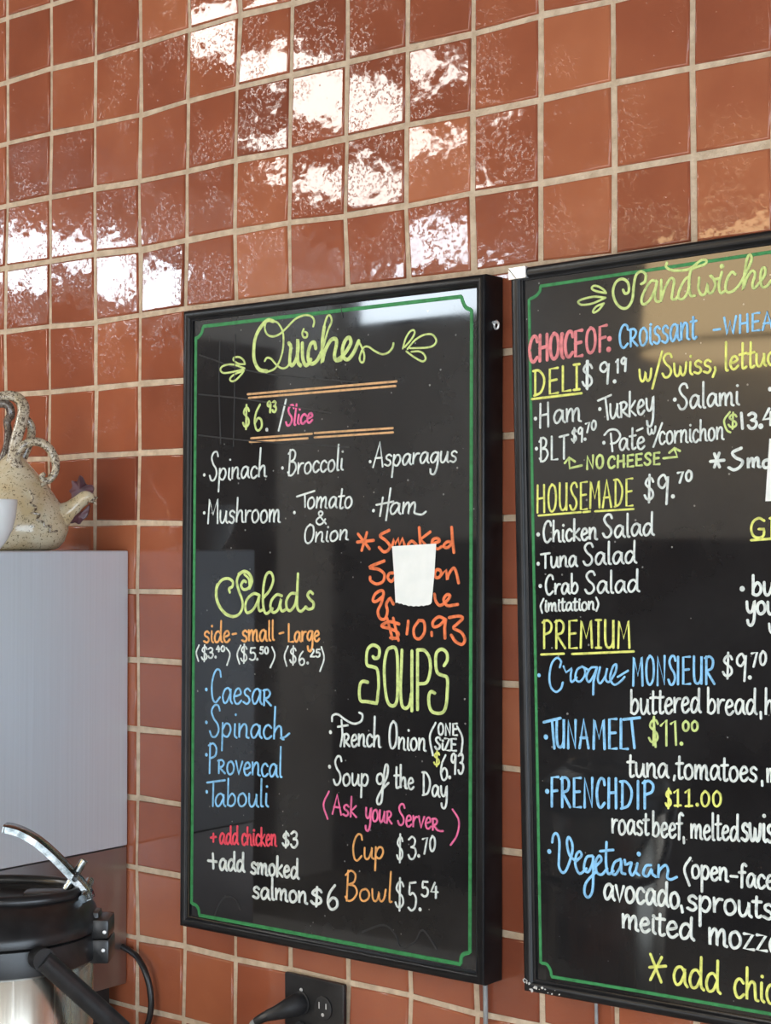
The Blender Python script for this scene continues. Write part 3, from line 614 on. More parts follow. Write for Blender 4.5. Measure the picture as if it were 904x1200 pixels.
ink(b2, 'menu_item', 'blue', 3.0, T('C~oissant', 725.5, 408, 817, 397, 20, 27))
ink(b2, 'menu_item', 'blue', 3.0, K(750, 370, 5.87, '510 98|555 92') + T('WHEAT', 848.5, 392.5, 920, 383.5, 10, 20.5))
ink(b2, 'heading', 'yellow', 3.1, T('DELI', 625, 464, 680.5, 456.5, 14, 29.5) + K(0, 0, 1, '624 467.7|682 460.8'))
ink(b2, 'price', 'white', 2.9, T('$', 682, 456, 696.5, 456, 14, 33) + K(610, 370, 5.65, '442 300|440 480') + T('9', 702, 449.5, 715.8, 449.5, 12, 25) + D(720.6, 447) + T('19', 722, 437, 735, 434.5, 8, 16))
ink(b2, 'menu_item', 'yellow', 3.0, T('w', 749, 447.3, 765, 446, 14) + K(750, 370, 5.87, '155 245|88 500') + T('Swiss', 776, 442.5, 834.5, 435.8, 15, 28) + K(750, 370, 5.87, '520 355|522 375|505 420'))
ink(b2, 'menu_item', 'yellow', 3.2, T('lettuce', 849, 434, 922, 425.5, 15, 33))
ink(b2, 'menu_item', 'white', 2.7, D(627.8, 490.6) + T('H', 632, 501.5, 645, 499.5, 14, 28) + T('am', 648.5, 496.5, 682, 493.5, 15.5))
ink(b2, 'menu_item', 'white', 2.7, D(703.3, 479.3) + K(615, 445, k6, '520 148|612 108', '572 128|590 280') + T('u~', 714.5, 490.8, 737.5, 487.5, 17) + T('key', 737, 488.5, 767.5, 483, 17, 29))
ink(b2, 'menu_item', 'white', 2.9, D(791.2, 468.3) + T('Salami', 794.5, 480, 867, 474, 15, 30))
ink(b2, 'bullet', 'white', 3.2, D(903, 456))
ink(b2, 'menu_item', 'white', 2.6, D(629, 525.8) + T('BLT', 632.5, 540.5, 666.5, 536.5, 14, 27.5))
ink(b2, 'price', 'white', 2.4, T('$9', 670, 519, 684, 517.5, 8, 17) + D(686, 514.7) + T('70', 686.5, 507.5, 699.5, 502.5, 5, 11))
ink(b2, 'menu_item', 'white', 2.6, D(708, 518.8) + K(615, 445, k6, '610 380|622 505', '565 390 600 355 650 355 677 395 650 440 612 452', '795 360|835 342') + T('ate', 725.5, 528, 756.5, 525.5, 14, 27))
ink(b2, 'menu_item', 'white', 2.5, T('w', 759, 509.8, 769.5, 507.5, 8) + K(750, 445, 5.87, '155 298|95 462') + T('cornichon', 772.5, 521, 849, 515, 14.5, 25))
ink(b2, 'price', 'lime', 2.6, K(750, 445, 5.87, '622 222 582 280 600 345 625 362') + T('$', 853.5, 502.5, 865.5, 502.5, 9, 19))
ink(b2, 'price', 'white', 3.8, K(750, 445, 5.87, '700 230|708 335') + T('3', 876.5, 502, 888, 502, 9, 18) + D(892, 499.5) + T('4', 894, 499, 908, 497, 9, 19))
ink(b2, 'note', 'lime', 3.0, K(615, 445, k6, '285 588|315 550|357 578', '315 555|320 625|405 605') + T('NO', 687.5, 549.8, 708, 548.3, 7, 15.5) + T('CHEESE', 712.5, 548.5, 774, 543.8, 7, 13.5) + K(750, 445, 5.87, '165 540|260 530|240 475', '205 502|240 470|278 490'))
ink(b2, 'menu_item', 'white', 3.9, K(750, 445, 5.87, '515 510|550 600', '548 505|515 600', '488 562|582 553', '700 470 640 500 660 535 708 560 690 600 650 620 615 605') + T('m', 876, 549, 892, 547, 11) + T('oked', 893.5, 548, 940, 545, 9, 22), label="white '*Smo...' line")
ink(b2, 'heading', 'yellow', 2.6, T('HOUSEMADE', 629, 600.5, 742.5, 592.5, 16, 32) + K(0, 0, 1, '631.6 604.2|681 600.2', '684 600.2|692 599.3', '698 599.2|743 596.5'))
ink(b2, 'price', 'white', 3.0, T('$', 755, 588.5, 768, 588.5, 16, 32) + T('9', 769.8, 590.5, 785.5, 590.5, 16, 34) + D(789, 581.7) + T('70', 794.3, 566, 812, 562.8, 6, 12))
ink(b2, 'menu_item', 'white', 2.9, D(631, 626.3) + T('Chicken', 636.5, 636, 700.5, 632.3, 13.5, 25) + T('Salad', 706.5, 630.5, 767, 627, 14, 27))
ink(b2, 'menu_item', 'white', 2.8, D(631, 660.7) + T('Tuna', 634.5, 666, 677, 663.5, 12.5, 17) + T('Salad', 683.5, 662.5, 746.5, 660, 14, 26))
ink(b2, 'menu_item', 'white', 2.8, D(633.5, 686.7) + T('Crab', 639, 697, 678.5, 695.5, 12.5, 23) + T('Salad', 685.5, 696, 750, 693.3, 14, 26))
ink(b2, 'note', 'white', 2.5, K(620, 545, 4.305, '75 675 60 710 68 745', '340 668 352 700 342 735') + T('imitation', 638.5, 716.5, 697.5, 714.5, 9.5, 15))
ink(b2, 'heading', 'yellow', 2.9, T('PREMIUM', 636, 759.8, 739.5, 758.8, 16, 32.5) + K(0, 0, 1, '634.7 767|661.3 766', '671 766.4|743.2 763.4'))
ink(b2, 'menu_item', 'blue', 2.7, D(632, 791.3) + K(625, 755, 5.022, '158 135 165 100 140 80 110 115 97 190 105 250 135 280 165 260 176 225', '180 130|195 165|230 140|222 185 228 222 258 195', '290 130 260 150 250 200 275 220 305 185 305 145 288 130 325 150', '378 135 340 140 315 190 330 222 360 180 378 135|357 220|355 295', '395 135 382 200 395 230 425 190 437 140|427 200 447 222 475 185 490 150 490 118 470 135 455 200 480 238 520 215 540 192', '500 192|560 155'))
ink(b2, 'menu_item', 'blue', 3.0, T('MONS', 741.5, 803, 793, 802, 16, 34) + T('!EUR', 793, 802, 838.5, 801, 16, 32))
ink(b2, 'price', 'white', 3.0, T('$', 846.8, 795, 860.5, 795, 14, 30) + T('9', 862.3, 797.8, 876.5, 797.8, 15, 31.5) + D(879.2, 794) + T('70', 881, 781.5, 899, 778.5, 8, 16))
ink(b2, 'menu_item', 'white', 3.1, T('buttered', 738.5, 836.5, 822, 834.8, 17.5, 28) + T('bread', 828.5, 836.5, 887.5, 837.5, 17, 30) + K(0, 0, 1, '892 834.4|892.4 842') + T('ham', 896.5, 838, 938, 838, 17, 31))
ink(b2, 'menu_item', 'blue', 3.5, D(640, 863.6) + K(625, 830, 5.65, '72 92|182 65', '126 80|142 265') + T('UNA', 651.5, 876, 691, 877, 16, 33) + T('MEL', 695, 877, 736.5, 877.5, 16, 35) + K(625, 830, 5.65, '600 74|708 62', '652 75|672 262'))
ink(b2, 'price', 'lime', 2.9, T('$', 760, 873, 773.5, 873, 16, 33) + K(720, 755, 4.913, '228 425|240 590', '270 468|302 435|302 582', '328 458|352 440|358 578') + D(799, 871.5) + T('00', 800, 856.5, 819, 856.5, 5, 11.5))
ink(b2, 'menu_item', 'white', 3.2, T('tuna', 735.5, 909.5, 784, 911.8, 16, 27) + K(730, 870, 5.195, '318 203|314 228', '850 235|852 262') + T('tomatoes', 793, 912, 888, 916, 16.5, 28) + T('mayo', 899, 917, 940, 918, 16))
ink(b2, 'menu_item', 'blue', 3.4, D(641.5, 927.3) + T('FRENCH', 645.5, 945, 724.5, 947, 16, 34.5) + T('D!P', 727, 947.5, 767.5, 947.5, 16, 32))
ink(b2, 'price', 'yellow', 2.8, T('$', 780, 947, 788, 947, 10, 23) + T('11', 789.5, 945, 812, 945, 10, 20.5) + K(730, 870, 5.195, '318 385|355 383', '385 388|425 386') + D(817.6, 943) + T('00', 821.5, 945, 846.5, 945, 8, 18))
ink(b2, 'menu_item', 'white', 3.1, T('roast', 717, 976.5, 761, 978.8, 16.5, 26) + T('beef', 764.5, 979.5, 800.5, 982, 16.5, 29) + K(730, 870, 5.195, '372 578|374 612') + T('melted', 809.5, 982.5, 867, 985.5, 16.5, 31))
ink(b2, 'menu_item', 'white', 4.0, T('swiss', 869, 984.5, 917, 987.5, 20), label="bolder white 'swiss'")
ink(b2, 'menu_item', 'blue', 3.3, D(644, 997.8) + K(630, 960, 5.022, '88 135 95 95 115 85 130 130 128 220 128 280 150 315 175 290 205 200 205 140 185 105 175 140 190 210 225 245',
    '225 250 260 215 250 190 230 210 225 270 250 320 290 290', '325 215 290 225 275 290 300 310 325 260 330 215|330 320 325 420 300 460 278 430 290 370 345 310', '345 275 378 240 365 215 345 250 350 310 380 325 412 290',
    '408 135 405 250 418 320 450 305', '372 188|448 180', '490 235 455 255 440 310 460 325 490 280 495 240|497 310 518 322', '515 240|520 270|555 255 545 300 560 330 582 300', '590 260 582 310 602 328', '670 270 640 275 625 320 650 335 675 290|678 320 700 338', '715 270|712 345|720 300 755 270 770 300 765 340 785 355 822 340') + D(749, 1000.8))
ink(b2, 'menu_item', 'white', 3.4, K(690, 990, 4.224, '505 65 475 120 500 200', '705 155|737 158') + T('open', 810.5, 1028.5, 854, 1033, 15) + T('faced', 866.5, 1038, 921, 1043, 15.5, 26))
ink(b2, 'menu_item', 'white', 3.8, T('avocado', 707.5, 1053.5, 797, 1064.5, 18, 28) + K(690, 990, 4.224, '460 302|466 332') + T('sprouts', 805, 1066, 907, 1077, 17, 25))
ink(b2, 'menu_item', 'white', 3.8, T('mei', 729, 1087.5, 769, 1094, 16, 24) + T('ted', 769, 1094.5, 814, 1102, 18, 26) + T('mozza', 830.5, 1106.5, 918, 1117.5, 19))
ink(b2, 'menu_item', 'yellow', 3.6, K(740, 1090, 5.512, '125 155|195 335', '198 175|125 320', '120 240|225 232') + T('add', 788.5, 1152.5, 845, 1165, 22, 38) + T('chicken', 860, 1168, 955, 1184, 22, 37))
ink(b2, 'heading', 'yellow', 3.2, T('GR', 879, 631, 921, 628, 12, 23) + K(0, 0, 1, '881 633|921 630'))
ink(b2, 'menu_item', 'white', 3.8, D(870.2, 690) + T('bu', 881, 697.5, 908, 697.5, 15, 23), label="white '*bu...' at the right edge")
ink(b2, 'menu_item', 'white', 3.8, T('you', 874.5, 719.5, 911, 719.5, 14))
ink(b2, 'menu_item', 'white', 3.0, T('w', 901, 742, 918, 742, 11))
bm = bmesh.new(); u = rt_.normalized(); d = dn.normalized(); t_ = TL
def corner_piece(pts, y0, y1):
    a = [bm.verts.new((t_.x + u.x * p + d.x * q, y0, t_.y + u.y * p + d.y * q)) for p, q in pts]; b = [bm.verts.new((v.co.x, y1, v.co.z)) for v in a]
    bm.faces.new(a); bm.faces.new(b[::-1])
    for k in range(len(a)): bm.faces.new((a[k], a[(k + 1) % len(a)], b[(k + 1) % len(a)], b[k]))
corner_piece([(-.0008, -.0008), (.0245, -.0008), (.0245, .0135), (.0115, .0135)], -.0487, -.040)
corner_piece([(-.0008, .0005), (.0100, .0135), (-.0008, .0135)], -.0487, -.040)
link('corner_cap', to_parent(bm, b2), M_bare, b2, label='bare silvery mitred corner')
bm = bmesh.new(); rc = random.Random(5)
for k in range(16):
    t = k / 16; cx_ = .003 + .055 * t ** 1.7 + rc.uniform(-.001, .001); cz_ = -.0025 - rc.random() * .006 - (.008 * rc.random() if k < 5 else 0)
    o = BLc + u * cx_ - d * (-cz_ if False else abs(cz_)); r_ = rc.uniform(.0007, .0022) * (1.4 - t)
    a = [bm.verts.new((o.x + r_ * rc.uniform(.5, 1.3) * math.cos(j * math.tau / 7), -.0477, o.y + r_ * rc.uniform(.5, 1.3) * math.sin(j * math.tau / 7))) for j in range(7)]
    b = [bm.verts.new((v.co.x, -.0445, v.co.z)) for v in a]; bm.faces.new(a)
    for j in range(7): bm.faces.new((a[j], a[(j + 1) % 7], b[(j + 1) % 7], b[j]))
link('chipped_paint', to_parent(bm, b2), M_chip, b2, label='white chips at the lower left corner')
bm = bmesh.new(); p = on_y(698.5, 1172, -.012); tube(bm, [(p.x, -.012, p.z + .02), (p.x + .0005, -.011, p.z - .05), (p.x, -.010, .955)], .0022, 10, 6)
link('power_cord', to_parent(bm, b2), M_grey, b2, True, label='thin pale grey cord')

# ---- papers stuck over the prices
def paper(pts, label, Y=PANEL_Y - .0012, lift=.004):
    W = [on_y(x, y, Y) for x, y in pts]; c = sum(W, Vector()) / len(W)
    t = thing('paper', label, 'paper', (c.x, Y, min(p.z for p in W)))
    bm = bmesh.new(); zt = max(p.z for p in W); zb = min(p.z for p in W)
    f = [bm.verts.new((p.x, p.y - .0003 - lift * ((zt - p.z) / (zt - zb)) ** 3 * .4, p.z)) for p in W]; b = [bm.verts.new((v.co.x, v.co.y + .00035, v.co.z)) for v in f]
    bm.faces.new(f); bm.faces.new(b[::-1])
    for k in range(len(f)): bm.faces.new((f[k], f[(k + 1) % len(f)], b[(k + 1) % len(f)], b[k]))
    bmesh.ops.triangulate(bm, faces=[q for q in bm.faces if len(q.verts) > 4])
    o = link('sheet', to_parent(bm, t), M_paper, t)
    return t
tear = [(507, 705.5), (505.5, 708), (503, 709), (500, 709.3), (497.5, 710.2), (495, 709.6), (492, 710.6), (489, 710), (486, 710.7), (483, 709.8), (480, 710.2), (477, 708.8), (474, 708.6), (471.5, 707.2), (469, 707.3), (466.5, 706)]
paper([(459.8, 640.2), (511.5, 637), (509.5, 672)] + tear + [(464.6, 706.6), (462.2, 673)], 'white cup-shaped paper stuck over the orange Smoked Salmon line')
paper([(902.2, 514), (950, 511), (948, 560), (944.5, 582), (925, 587), (898.2, 587.4), (900.5, 550)], 'white paper at the right edge, stuck over the Sandwiches board')

# ------------------------------------------------------------------ counter, steel cabinet and what stands on them
CZ = 0.95
t = thing('counter', 'pale stone counter under the steel cabinet and the coffee airpot', 'counter', (0.3, -.465, 0))
bm = bmesh.new(); box(bm, (-1.3, -.44, CZ - .04), (2.6, .440, CZ), .006); link('worktop', bm, M_counter, t)
bm = bmesh.new(); box(bm, (-1.25, -.36, .1), (2.55, .444, CZ - .04), .004); box(bm, (-1.25, -.30, 0), (2.55, .444, .1)); link('base_cabinet', bm, M_wood, t)
for k in range(5):
    bm = bmesh.new(); a = -1.23 + .76 * k; box(bm, (a, -.382, .13), (a + .72, -.3605, CZ - .07), .004); d = link('door', bm, M_wood, t)
    bm = bmesh.new(); tube(bm, [(a + .64, -.384, .72), (a + .64, -.405, .72), (a + .64, -.405, .60), (a + .64, -.384, .60)], .006, 8, 3); link('handle', bm, M_bare, d, True)

BX, BT, BS, BB = 0.2975, 1.7222, 1.2722, 1.062        # right face, top, seam and lower edge of the cabinet
BD = .352                                              # its depth from the wall
t = thing('steel_cabinet', 'stainless steel appliance cabinet at the left, its side panel beside the tiles', 'cabinet', (BX - .3, -BD / 2, CZ))
def loc(bm): return to_parent(bm, t)
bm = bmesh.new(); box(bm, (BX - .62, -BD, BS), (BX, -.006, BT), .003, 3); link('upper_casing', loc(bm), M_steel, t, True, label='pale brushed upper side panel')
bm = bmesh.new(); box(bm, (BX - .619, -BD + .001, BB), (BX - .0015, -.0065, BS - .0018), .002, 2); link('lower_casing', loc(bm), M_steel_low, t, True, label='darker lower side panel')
bm = bmesh.new(); box(bm, (BX - .60, -BD + .02, CZ + .0006), (BX - .012, -.03, BB - .0006), .004); link('base', loc(bm), M_dark, t, True, label='black recessed base')
bm = bmesh.new(); box(bm, (BX - .58, -BD - .018, BS + .03), (BX - .04, -BD - .0006, BT - .03), .006); dd = link('door', loc(bm), M_steel, t, True)
bm = bmesh.new(); tube(bm, [(BX - .1, -BD - .018, 1.62), (BX - .1, -BD - .05, 1.61), (BX - .1, -BD - .05, 1.42), (BX - .1, -BD - .018, 1.41)], .008, 10, 4); link('handle', to_parent(bm, t), M_chrome, dd, True)

YAW = math.atan2(RX.y, RX.x)
# ---- hen-shaped teapot: local x runs towards the spout, local y away from the viewer
TY = -.125
p0 = on_y(15, 644, TY); TS = ((p0 - CAM).dot(RF)) / F_PX
tp = thing('teapot', 'speckled cream ceramic hen-shaped teapot with looped handles on the steel cabinet', 'teapot', (p0.x, TY, BT + .0004), YAW)
def tq(x, y, yy=0.0): return Vector(((x - 15) * TS, yy, (643.5 - y) * TS))
bm = bmesh.new()
prof = [(0, 643.5), (44, 643.5), (53, 641), (59, 633), (62, 620), (61.5, 607), (57, 593), (50, 581), (41, 568), (32, 557), (22, 546), (14, 537), (8, 531), (0, 528)]
lathe(bm, [(r * TS, (643.5 - y) * TS) for r, y in prof], 48, (0, 0), 1.0, .86)
for v in bm.verts:                                       # the breast swells towards the spout
    z = v.co.z / TS
    if v.co.x > 0 and 5 < z < 62: v.co.x *= 1 + .05 * math.sin((z - 5) / 57 * math.pi)
body = link('body', bm, M_cer, tp, True)
bm = bmesh.new(); tube(bm, [tq(46, 610), tq(60, 606), tq(72, 602), tq(83, 595), tq(92, 587), tq(100, 581.5), tq(105, 582), tq(107.5, 584)], [r * TS for r in (30, 25, 16, 10.5, 8.6, 8.4, 6.6, 3.8)], 20, 6); sp = link('spout', bm, M_cer, tp, True, label='spout shaped as a hen head')
bm = bmesh.new(); tube(bm, [tq(105, 583), tq(110, 582.5), tq(114.5, 581.5)], [3.2 * TS, 2.2 * TS, .5 * TS], 8, 3); tube(bm, [tq(105, 585), tq(110, 587), tq(113, 590)], [2.8 * TS, 1.8 * TS, .4 * TS], 8, 3); link('beak', bm, M_cer2, sp, True)
def frill(bm, pts, th):
    n = 3; P = spline([(x, y, 0) for x, y in pts], n); rf = random.Random(4)
    a = [bm.verts.new(tq(p.x, p.y, -th + rf.uniform(-.001, .001))) for p in P[:-1]]; b = [bm.verts.new(tq(p.x, p.y, th + rf.uniform(-.001, .001))) for p in P[:-1]]
    cx = sum(p.x for p in P) / len(P); cy = sum(p.y for p in P) / len(P)
    ca, cb = bm.verts.new(tq(cx, cy, -th * 2.0)), bm.verts.new(tq(cx, cy, th * 2.0)); N = len(a)
    for k in range(N):
        j = (k + 1) % N; bm.faces.new((a[k], a[j], ca)); bm.faces.new((b[j], b[k], cb)); bm.faces.new((a[k], b[k], b[j], a[j]))
bm = bmesh.new(); frill(bm, [(83, 589), (84, 578), (81, 574), (85, 569), (84, 562), (90, 563), (93, 556), (97, 558), (101, 566), (108, 567), (110, 572), (107, 578), (100, 581), (92, 588), (83, 589)], .0030); link('comb', bm, M_plum, sp, True, label='frilled plum-coloured comb')
bm = bmesh.new(); frill(bm, [(80, 606), (84, 604), (92, 600), (100, 595), (105, 590), (104, 598), (101, 605), (96, 609), (93, 613), (88, 611), (83, 612), (80, 606)], .0032); link('wattle', bm, M_plum, sp, True, label='plum-coloured wattle')
bm = bmesh.new(); tube(bm, [tq(14, 552, -.012), tq(17, 535, -.012), tq(20, 515, -.010), tq(25, 495, -.006), tq(27, 478, 0), tq(21, 466, .004), tq(8, 461.5, .006), tq(-8, 466, .006), tq(-18, 482, .004), tq(-22, 505, 0), tq(-20, 535, -.004), tq(-12, 556, -.006)], [r * TS for r in (9, 7.5, 7, 7.2, 7.2, 6.6, 6.2, 6.2, 6.5, 7, 7.5, 9)], 14, 6, .8)
link('bail_handle', bm, M_cer2, tp, True, label='tall looped handle over the top')
bm = bmesh.new(); tube(bm, [tq(20, 540, .020), tq(27, 525, .020), tq(33, 508, .018), tq(33, 496, .014), tq(27, 488, .010), tq(18, 486, .010)], [r * TS for r in (6, 5.5, 5.2, 5, 4.5, 3.5)], 12, 5); link('handle_strand', bm, M_cer2, tp, True)
bm = bmesh.new(); tube(bm, [tq(2, 540, .002), tq(7, 522, .004), tq(8, 505, .008), tq(6, 492, .010), tq(11, 484, .006), tq(9, 474, .004), tq(0, 471, .003), tq(-10, 476, .002)], [r * TS for r in (6, 5, 4.6, 4.6, 5.2, 5.2, 5, 4)], 12, 5); link('handle_strand', bm, M_cer3, tp, True, label='dark brown curled strand inside the loop')
bm = bmesh.new(); tube(bm, [tq(43, 575, -.010), tq(30, 560, -.014), tq(21, 545, -.016), tq(20, 534, -.016), tq(27, 523, -.014), tq(38, 517, -.012), tq(50, 518, -.010), tq(60, 526, -.010), tq(66, 539, -.010), tq(66, 552, -.012), tq(60, 561, -.014), tq(54, 562, -.018), tq(52, 557, -.020), tq(55.5, 554, -.021)], [r * TS for r in (5, 8, 8, 6.5, 5.5, 5.2, 5.2, 5.2, 5, 4.6, 4.4, 4.2, 3.6, 2.6)], 14, 6, .85); link('wing_loop', bm, M_cer2, tp, True, label='curled side loop')
bm = bmesh.new(); tube(bm, [tq(58, 560, -.016), tq(53, 566, -.018), tq(47, 573, -.018), tq(44, 577, -.022)], [r * TS for r in (3, 2.6, 2.6, 2.4)], 10, 4); link('loop_tail', bm, M_cer2, tp, True)
bm = bmesh.new()
zig = [(41, 574), (46, 584), (44, 590), (51, 594), (47, 600), (55, 602), (52, 608), (59, 611), (60, 616), (66, 615), (65, 622), (72, 621)]
def on_body(x, y):
    X = (x - 15); z = y
    r = next((a[0] + (b[0] - a[0]) * (a[1] - z) / (a[1] - b[1]) for a, b in zip(prof[1:], prof[2:]) if a[1] >= z >= b[1]), 40)
    s = max(0.0, 1 - (X / (r * 1.04)) ** 2) ** .5
    return Vector((X * TS, -r * .86 * s * TS - .0006, (643.5 - y) * TS))
tube(bm, [on_body(x, y) for x, y in zig], 1.5 * TS, 8, 3); link('wing_edge', bm, M_cer2, body, True, label='crimped brown-edged wing line')

# ---- white cup in front of it
CY_ = -.262
p1 = on_y(-17, 644, CY_); US = ((p1 - CAM).dot(RF)) / F_PX
cp = thing('cup', 'plain white porcelain cup at the left edge, in front of the hen teapot', 'cup', (p1.x, CY_, BT + .0004), YAW)
bm = bmesh.new()
lathe(bm, [(r * US, (643 - y) * US) for r, y in [(0, 643), (15, 643), (17, 641), (19, 638), (25, 630), (31, 618), (34.5, 604), (36, 592), (36.6, 584), (36, 582.6), (35.2, 584), (34, 594), (32, 606), (28, 619), (20, 632), (0, 636)]], 48); link('bowl', bm, M_white, cp, True)
bm = bmesh.new(); tube(bm, [(-34 * US, 0, 52 * US), (-46 * US, 0, 55 * US), (-56 * US, 0, 46 * US), (-54 * US, 0, 32 * US), (-42 * US, 0, 22 * US), (-27 * US, 0, 20 * US)], 3.2 * US, 10, 5); link('handle', bm, M_white, cp, True)

# ---- coffee airpot
AX = .80; pa = on_x(0, 1089, AX); AS = ((pa - CAM).dot(RF)) / F_PX; AZ = pa.z
ap = thing('airpot', 'stainless coffee airpot with black lid and raised chrome pump lever, lower left', 'coffee airpot', (AX, pa.y, CZ + .0004), YAW)
def az(y): return AZ + (1089 - y) * AS - CZ - .0004          # height over the counter of a point on the axis seen at pixel row y
def aq(x, y, yy=0.0):                                     # local point seen at (x, y), yy behind the axis
    return Vector((x * AS, yy, az(y) + yy * .262))
R_ = 116 * AS
bm = bmesh.new()
lathe(bm, [(0, .018), (R_ * .90, .018), (R_ * .93, .03), (R_ * .93, az(1118) + .004), (R_ * .90, az(1118) + .008), (0, az(1118) + .008)], 64); link('body', bm, M_pot, ap, True, label='brushed steel body')
bm = bmesh.new(); lathe(bm, [(0, 0), (R_ * .97, 0), (R_ * .98, .006), (R_ * .95, .022), (R_ * .88, .024), (0, .024)], 64); link('foot_ring', bm, M_black, ap, True)
bm = bmesh.new(); lathe(bm, [(R_ * .86, az(1122)), (R_ * .955, az(1122)), (R_ * .99, az(1119)), (R_ * .995, az(1108)), (R_ * .985, az(1090.5)), (R_ * .97, az(1089)), (R_ * .80, az(1089))], 64); col = link('collar', bm, M_black, ap, True)
LID = [(.80, 1088.4, 1), (.97, 1088.4, 1), (.99, 1087, 1), (.995, 1080, 1), (.985, 1073, .99), (.955, 1064, .94), (.91, 1056, .86), (.87, 1051, .78), (.84, 1048, .72), (.81, 1046.5, .68), (.77, 1046.5, .64), (.745, 1048.5, .62), (.73, 1052, .60), (.5, 1053, .60)]
bm = bmesh.new(); rings = [[bm.verts.new((r * R_ * math.cos(math.tau * k / 64), r * R_ * sy * math.sin(math.tau * k / 64), az(y))) for k in range(64)] for r, y, sy in LID]
for a, b in zip(rings, rings[1:]):
    for k in range(64): bm.faces.new((a[k], a[(k + 1) % 64], b[(k + 1) % 64], b[k]))
bm.faces.new(rings[-1]); lid = link('lid', bm, M_black, ap, True)
bm = bmesh.new(); ra = []
for k in range(49):
    a = math.tau * k / 48; ra.append((R_ * .80 * math.cos(a), R_ * .54 * math.sin(a), az(1047) + .002))
tube(bm, ra, .0062, 10, 2, .9); link('rim', bm, M_black, lid, True)
bm = bmesh.new(); box(bm, (R_ * .25, -.012, az(1053)), (R_ * .72, .012, az(1043)), .004); link('lever_mount', bm, M_black, lid, True)
def strap(bm, P, hw, th):
    P = spline(P, 6); rows = []
    for i, p in enumerate(P):
        tn = (P[min(i + 1, len(P) - 1)] - P[max(i - 1, 0)]).normalized(); nn_ = Vector((-tn.z, 0, tn.x)); f = 1.0 if 1 < i < len(P) - 2 else .86
        if nn_.z < 0: nn_ = -nn_
        w_ = hw(i / (len(P) - 1)) * f
        rows.append([bm.verts.new(p + Vector((0, s * w_, 0)) + nn_ * q) for s, q in ((-1, -th * 1.6), (-1, th * .6), (-.8, th), (.8, th), (1, th * .6), (1, -th * 1.6), (.86, -th * 1.6), (.84, th * .3), (-.84, th * .3), (-.86, -th * 1.6))])
    for a, b in zip(rows, rows[1:]):
        for k in range(10): bm.faces.new((a[k], a[(k + 1) % 10], b[(k + 1) % 10], b[k]))
    bm.faces.new(rows[0]); bm.faces.new(rows[-1][::-1])
bm = bmesh.new(); strap(bm, [aq(5, 969), aq(14, 970.5), aq(27, 975), aq(44, 985), aq(62, 1000), aq(79, 1017), (aq(93, 1032)), aq(103, 1044), aq(107, 1053)], lambda t: .0115 - .002 * t, .0030); lev = link('lever', bm, M_chrome, ap, True, label='raised chrome pump lever')
bm = bmesh.new(); tube(bm, [aq(78, 1043, .001), aq(86, 1029, .002), aq(98, 1010, .003)], [.0050, .0046, .0040], 10, 3); tube(bm, [aq(90, 1024, -.013), aq(90, 1024, .013)], .003, 8, 1); link('lever_link', bm, M_chrome, lev, True)
bm = bmesh.new(); tube(bm, [aq(101, 1043, -.020), aq(101, 1043, .020)], .0045, 10, 1); link('lever_pin', bm, M_chrome, lev, True)
bm = bmesh.new(); box(bm, (110 * AS, -.020, az(1095.2)), (131 * AS, .020, az(1073)), .003); box(bm, (104 * AS, -.012, az(1092)), (118 * AS, .012, az(1066)), .003); hg = link('hinge', bm, M_black, lid, True, label='upper hinge block')
bm = bmesh.new(); lathe(bm, [(0, 0), (.0022, 0), (.0018, .0012), (0, .0016)], 12); bmesh.ops.transform(bm, matrix=Matrix.Translation((126.5 * AS, -.0202, az(1087))) @ Matrix.Rotation(math.pi / 2, 4, 'X'), verts=bm.verts[:]); link('rivet', bm, M_bare, hg, True)
bm = bmesh.new(); box(bm, (108 * AS, -.020, az(1124)), (131.5 * AS, .020, az(1096)), .003); hg = link('hinge', bm, M_black, col, True, label='lower hinge block')
bm = bmesh.new(); lathe(bm, [(0, 0), (.0022, 0), (.0018, .0012), (0, .0016)], 12); bmesh.ops.transform(bm, matrix=Matrix.Translation((125 * AS, -.0202, az(1108))) @ Matrix.Rotation(math.pi / 2, 4, 'X'), verts=bm.verts[:]); link('rivet', bm, M_bare, hg, True)
# carrying bail: pivots on both sides of the collar, hanging down to the right
pf = Vector((.060, -.086, az(1098))); pb = Vector((-pf.x, -pf.y, pf.z)); sw = Vector((.088, .060, -.105))
for q in (pf, pb):
    bm = bmesh.new(); nrm = Vector((q.x, q.y, 0)).normalized(); tube(bm, [q - nrm * .012, q + nrm * .010], .0115, 16, 1); link('pivot', bm, M_black, col, True)
out_f = Vector((pf.x, pf.y, 0)).normalized() * .008
bm = bmesh.new(); tube(bm, [pf + out_f, pf + out_f + sw * .35, pf + out_f + sw * .75, pf + sw * 1.0 - out_f, (pf + pb) / 2 + sw * 1.12 + (pf - pb) * .2, (pf + pb) / 2 + sw * 1.12 - (pf - pb) * .2, pb + sw * 1.0 + out_f, pb - out_f + sw * .75, pb - out_f + sw * .35, pb - out_f], .0105, 12, 6, .55); link('carrying_handle', bm, M_black, ap, True, label='black swinging carrying handle')
bm = bmesh.new(); tube(bm, [(-R_ * .55, -.0, az(1062)), (-R_ * 1.05, 0, az(1058)), (-R_ * 1.35, 0, az(1066)), (-R_ * 1.42, 0, az(1090))], .013, 14, 5); link('spout', bm, M_black, ap, True)

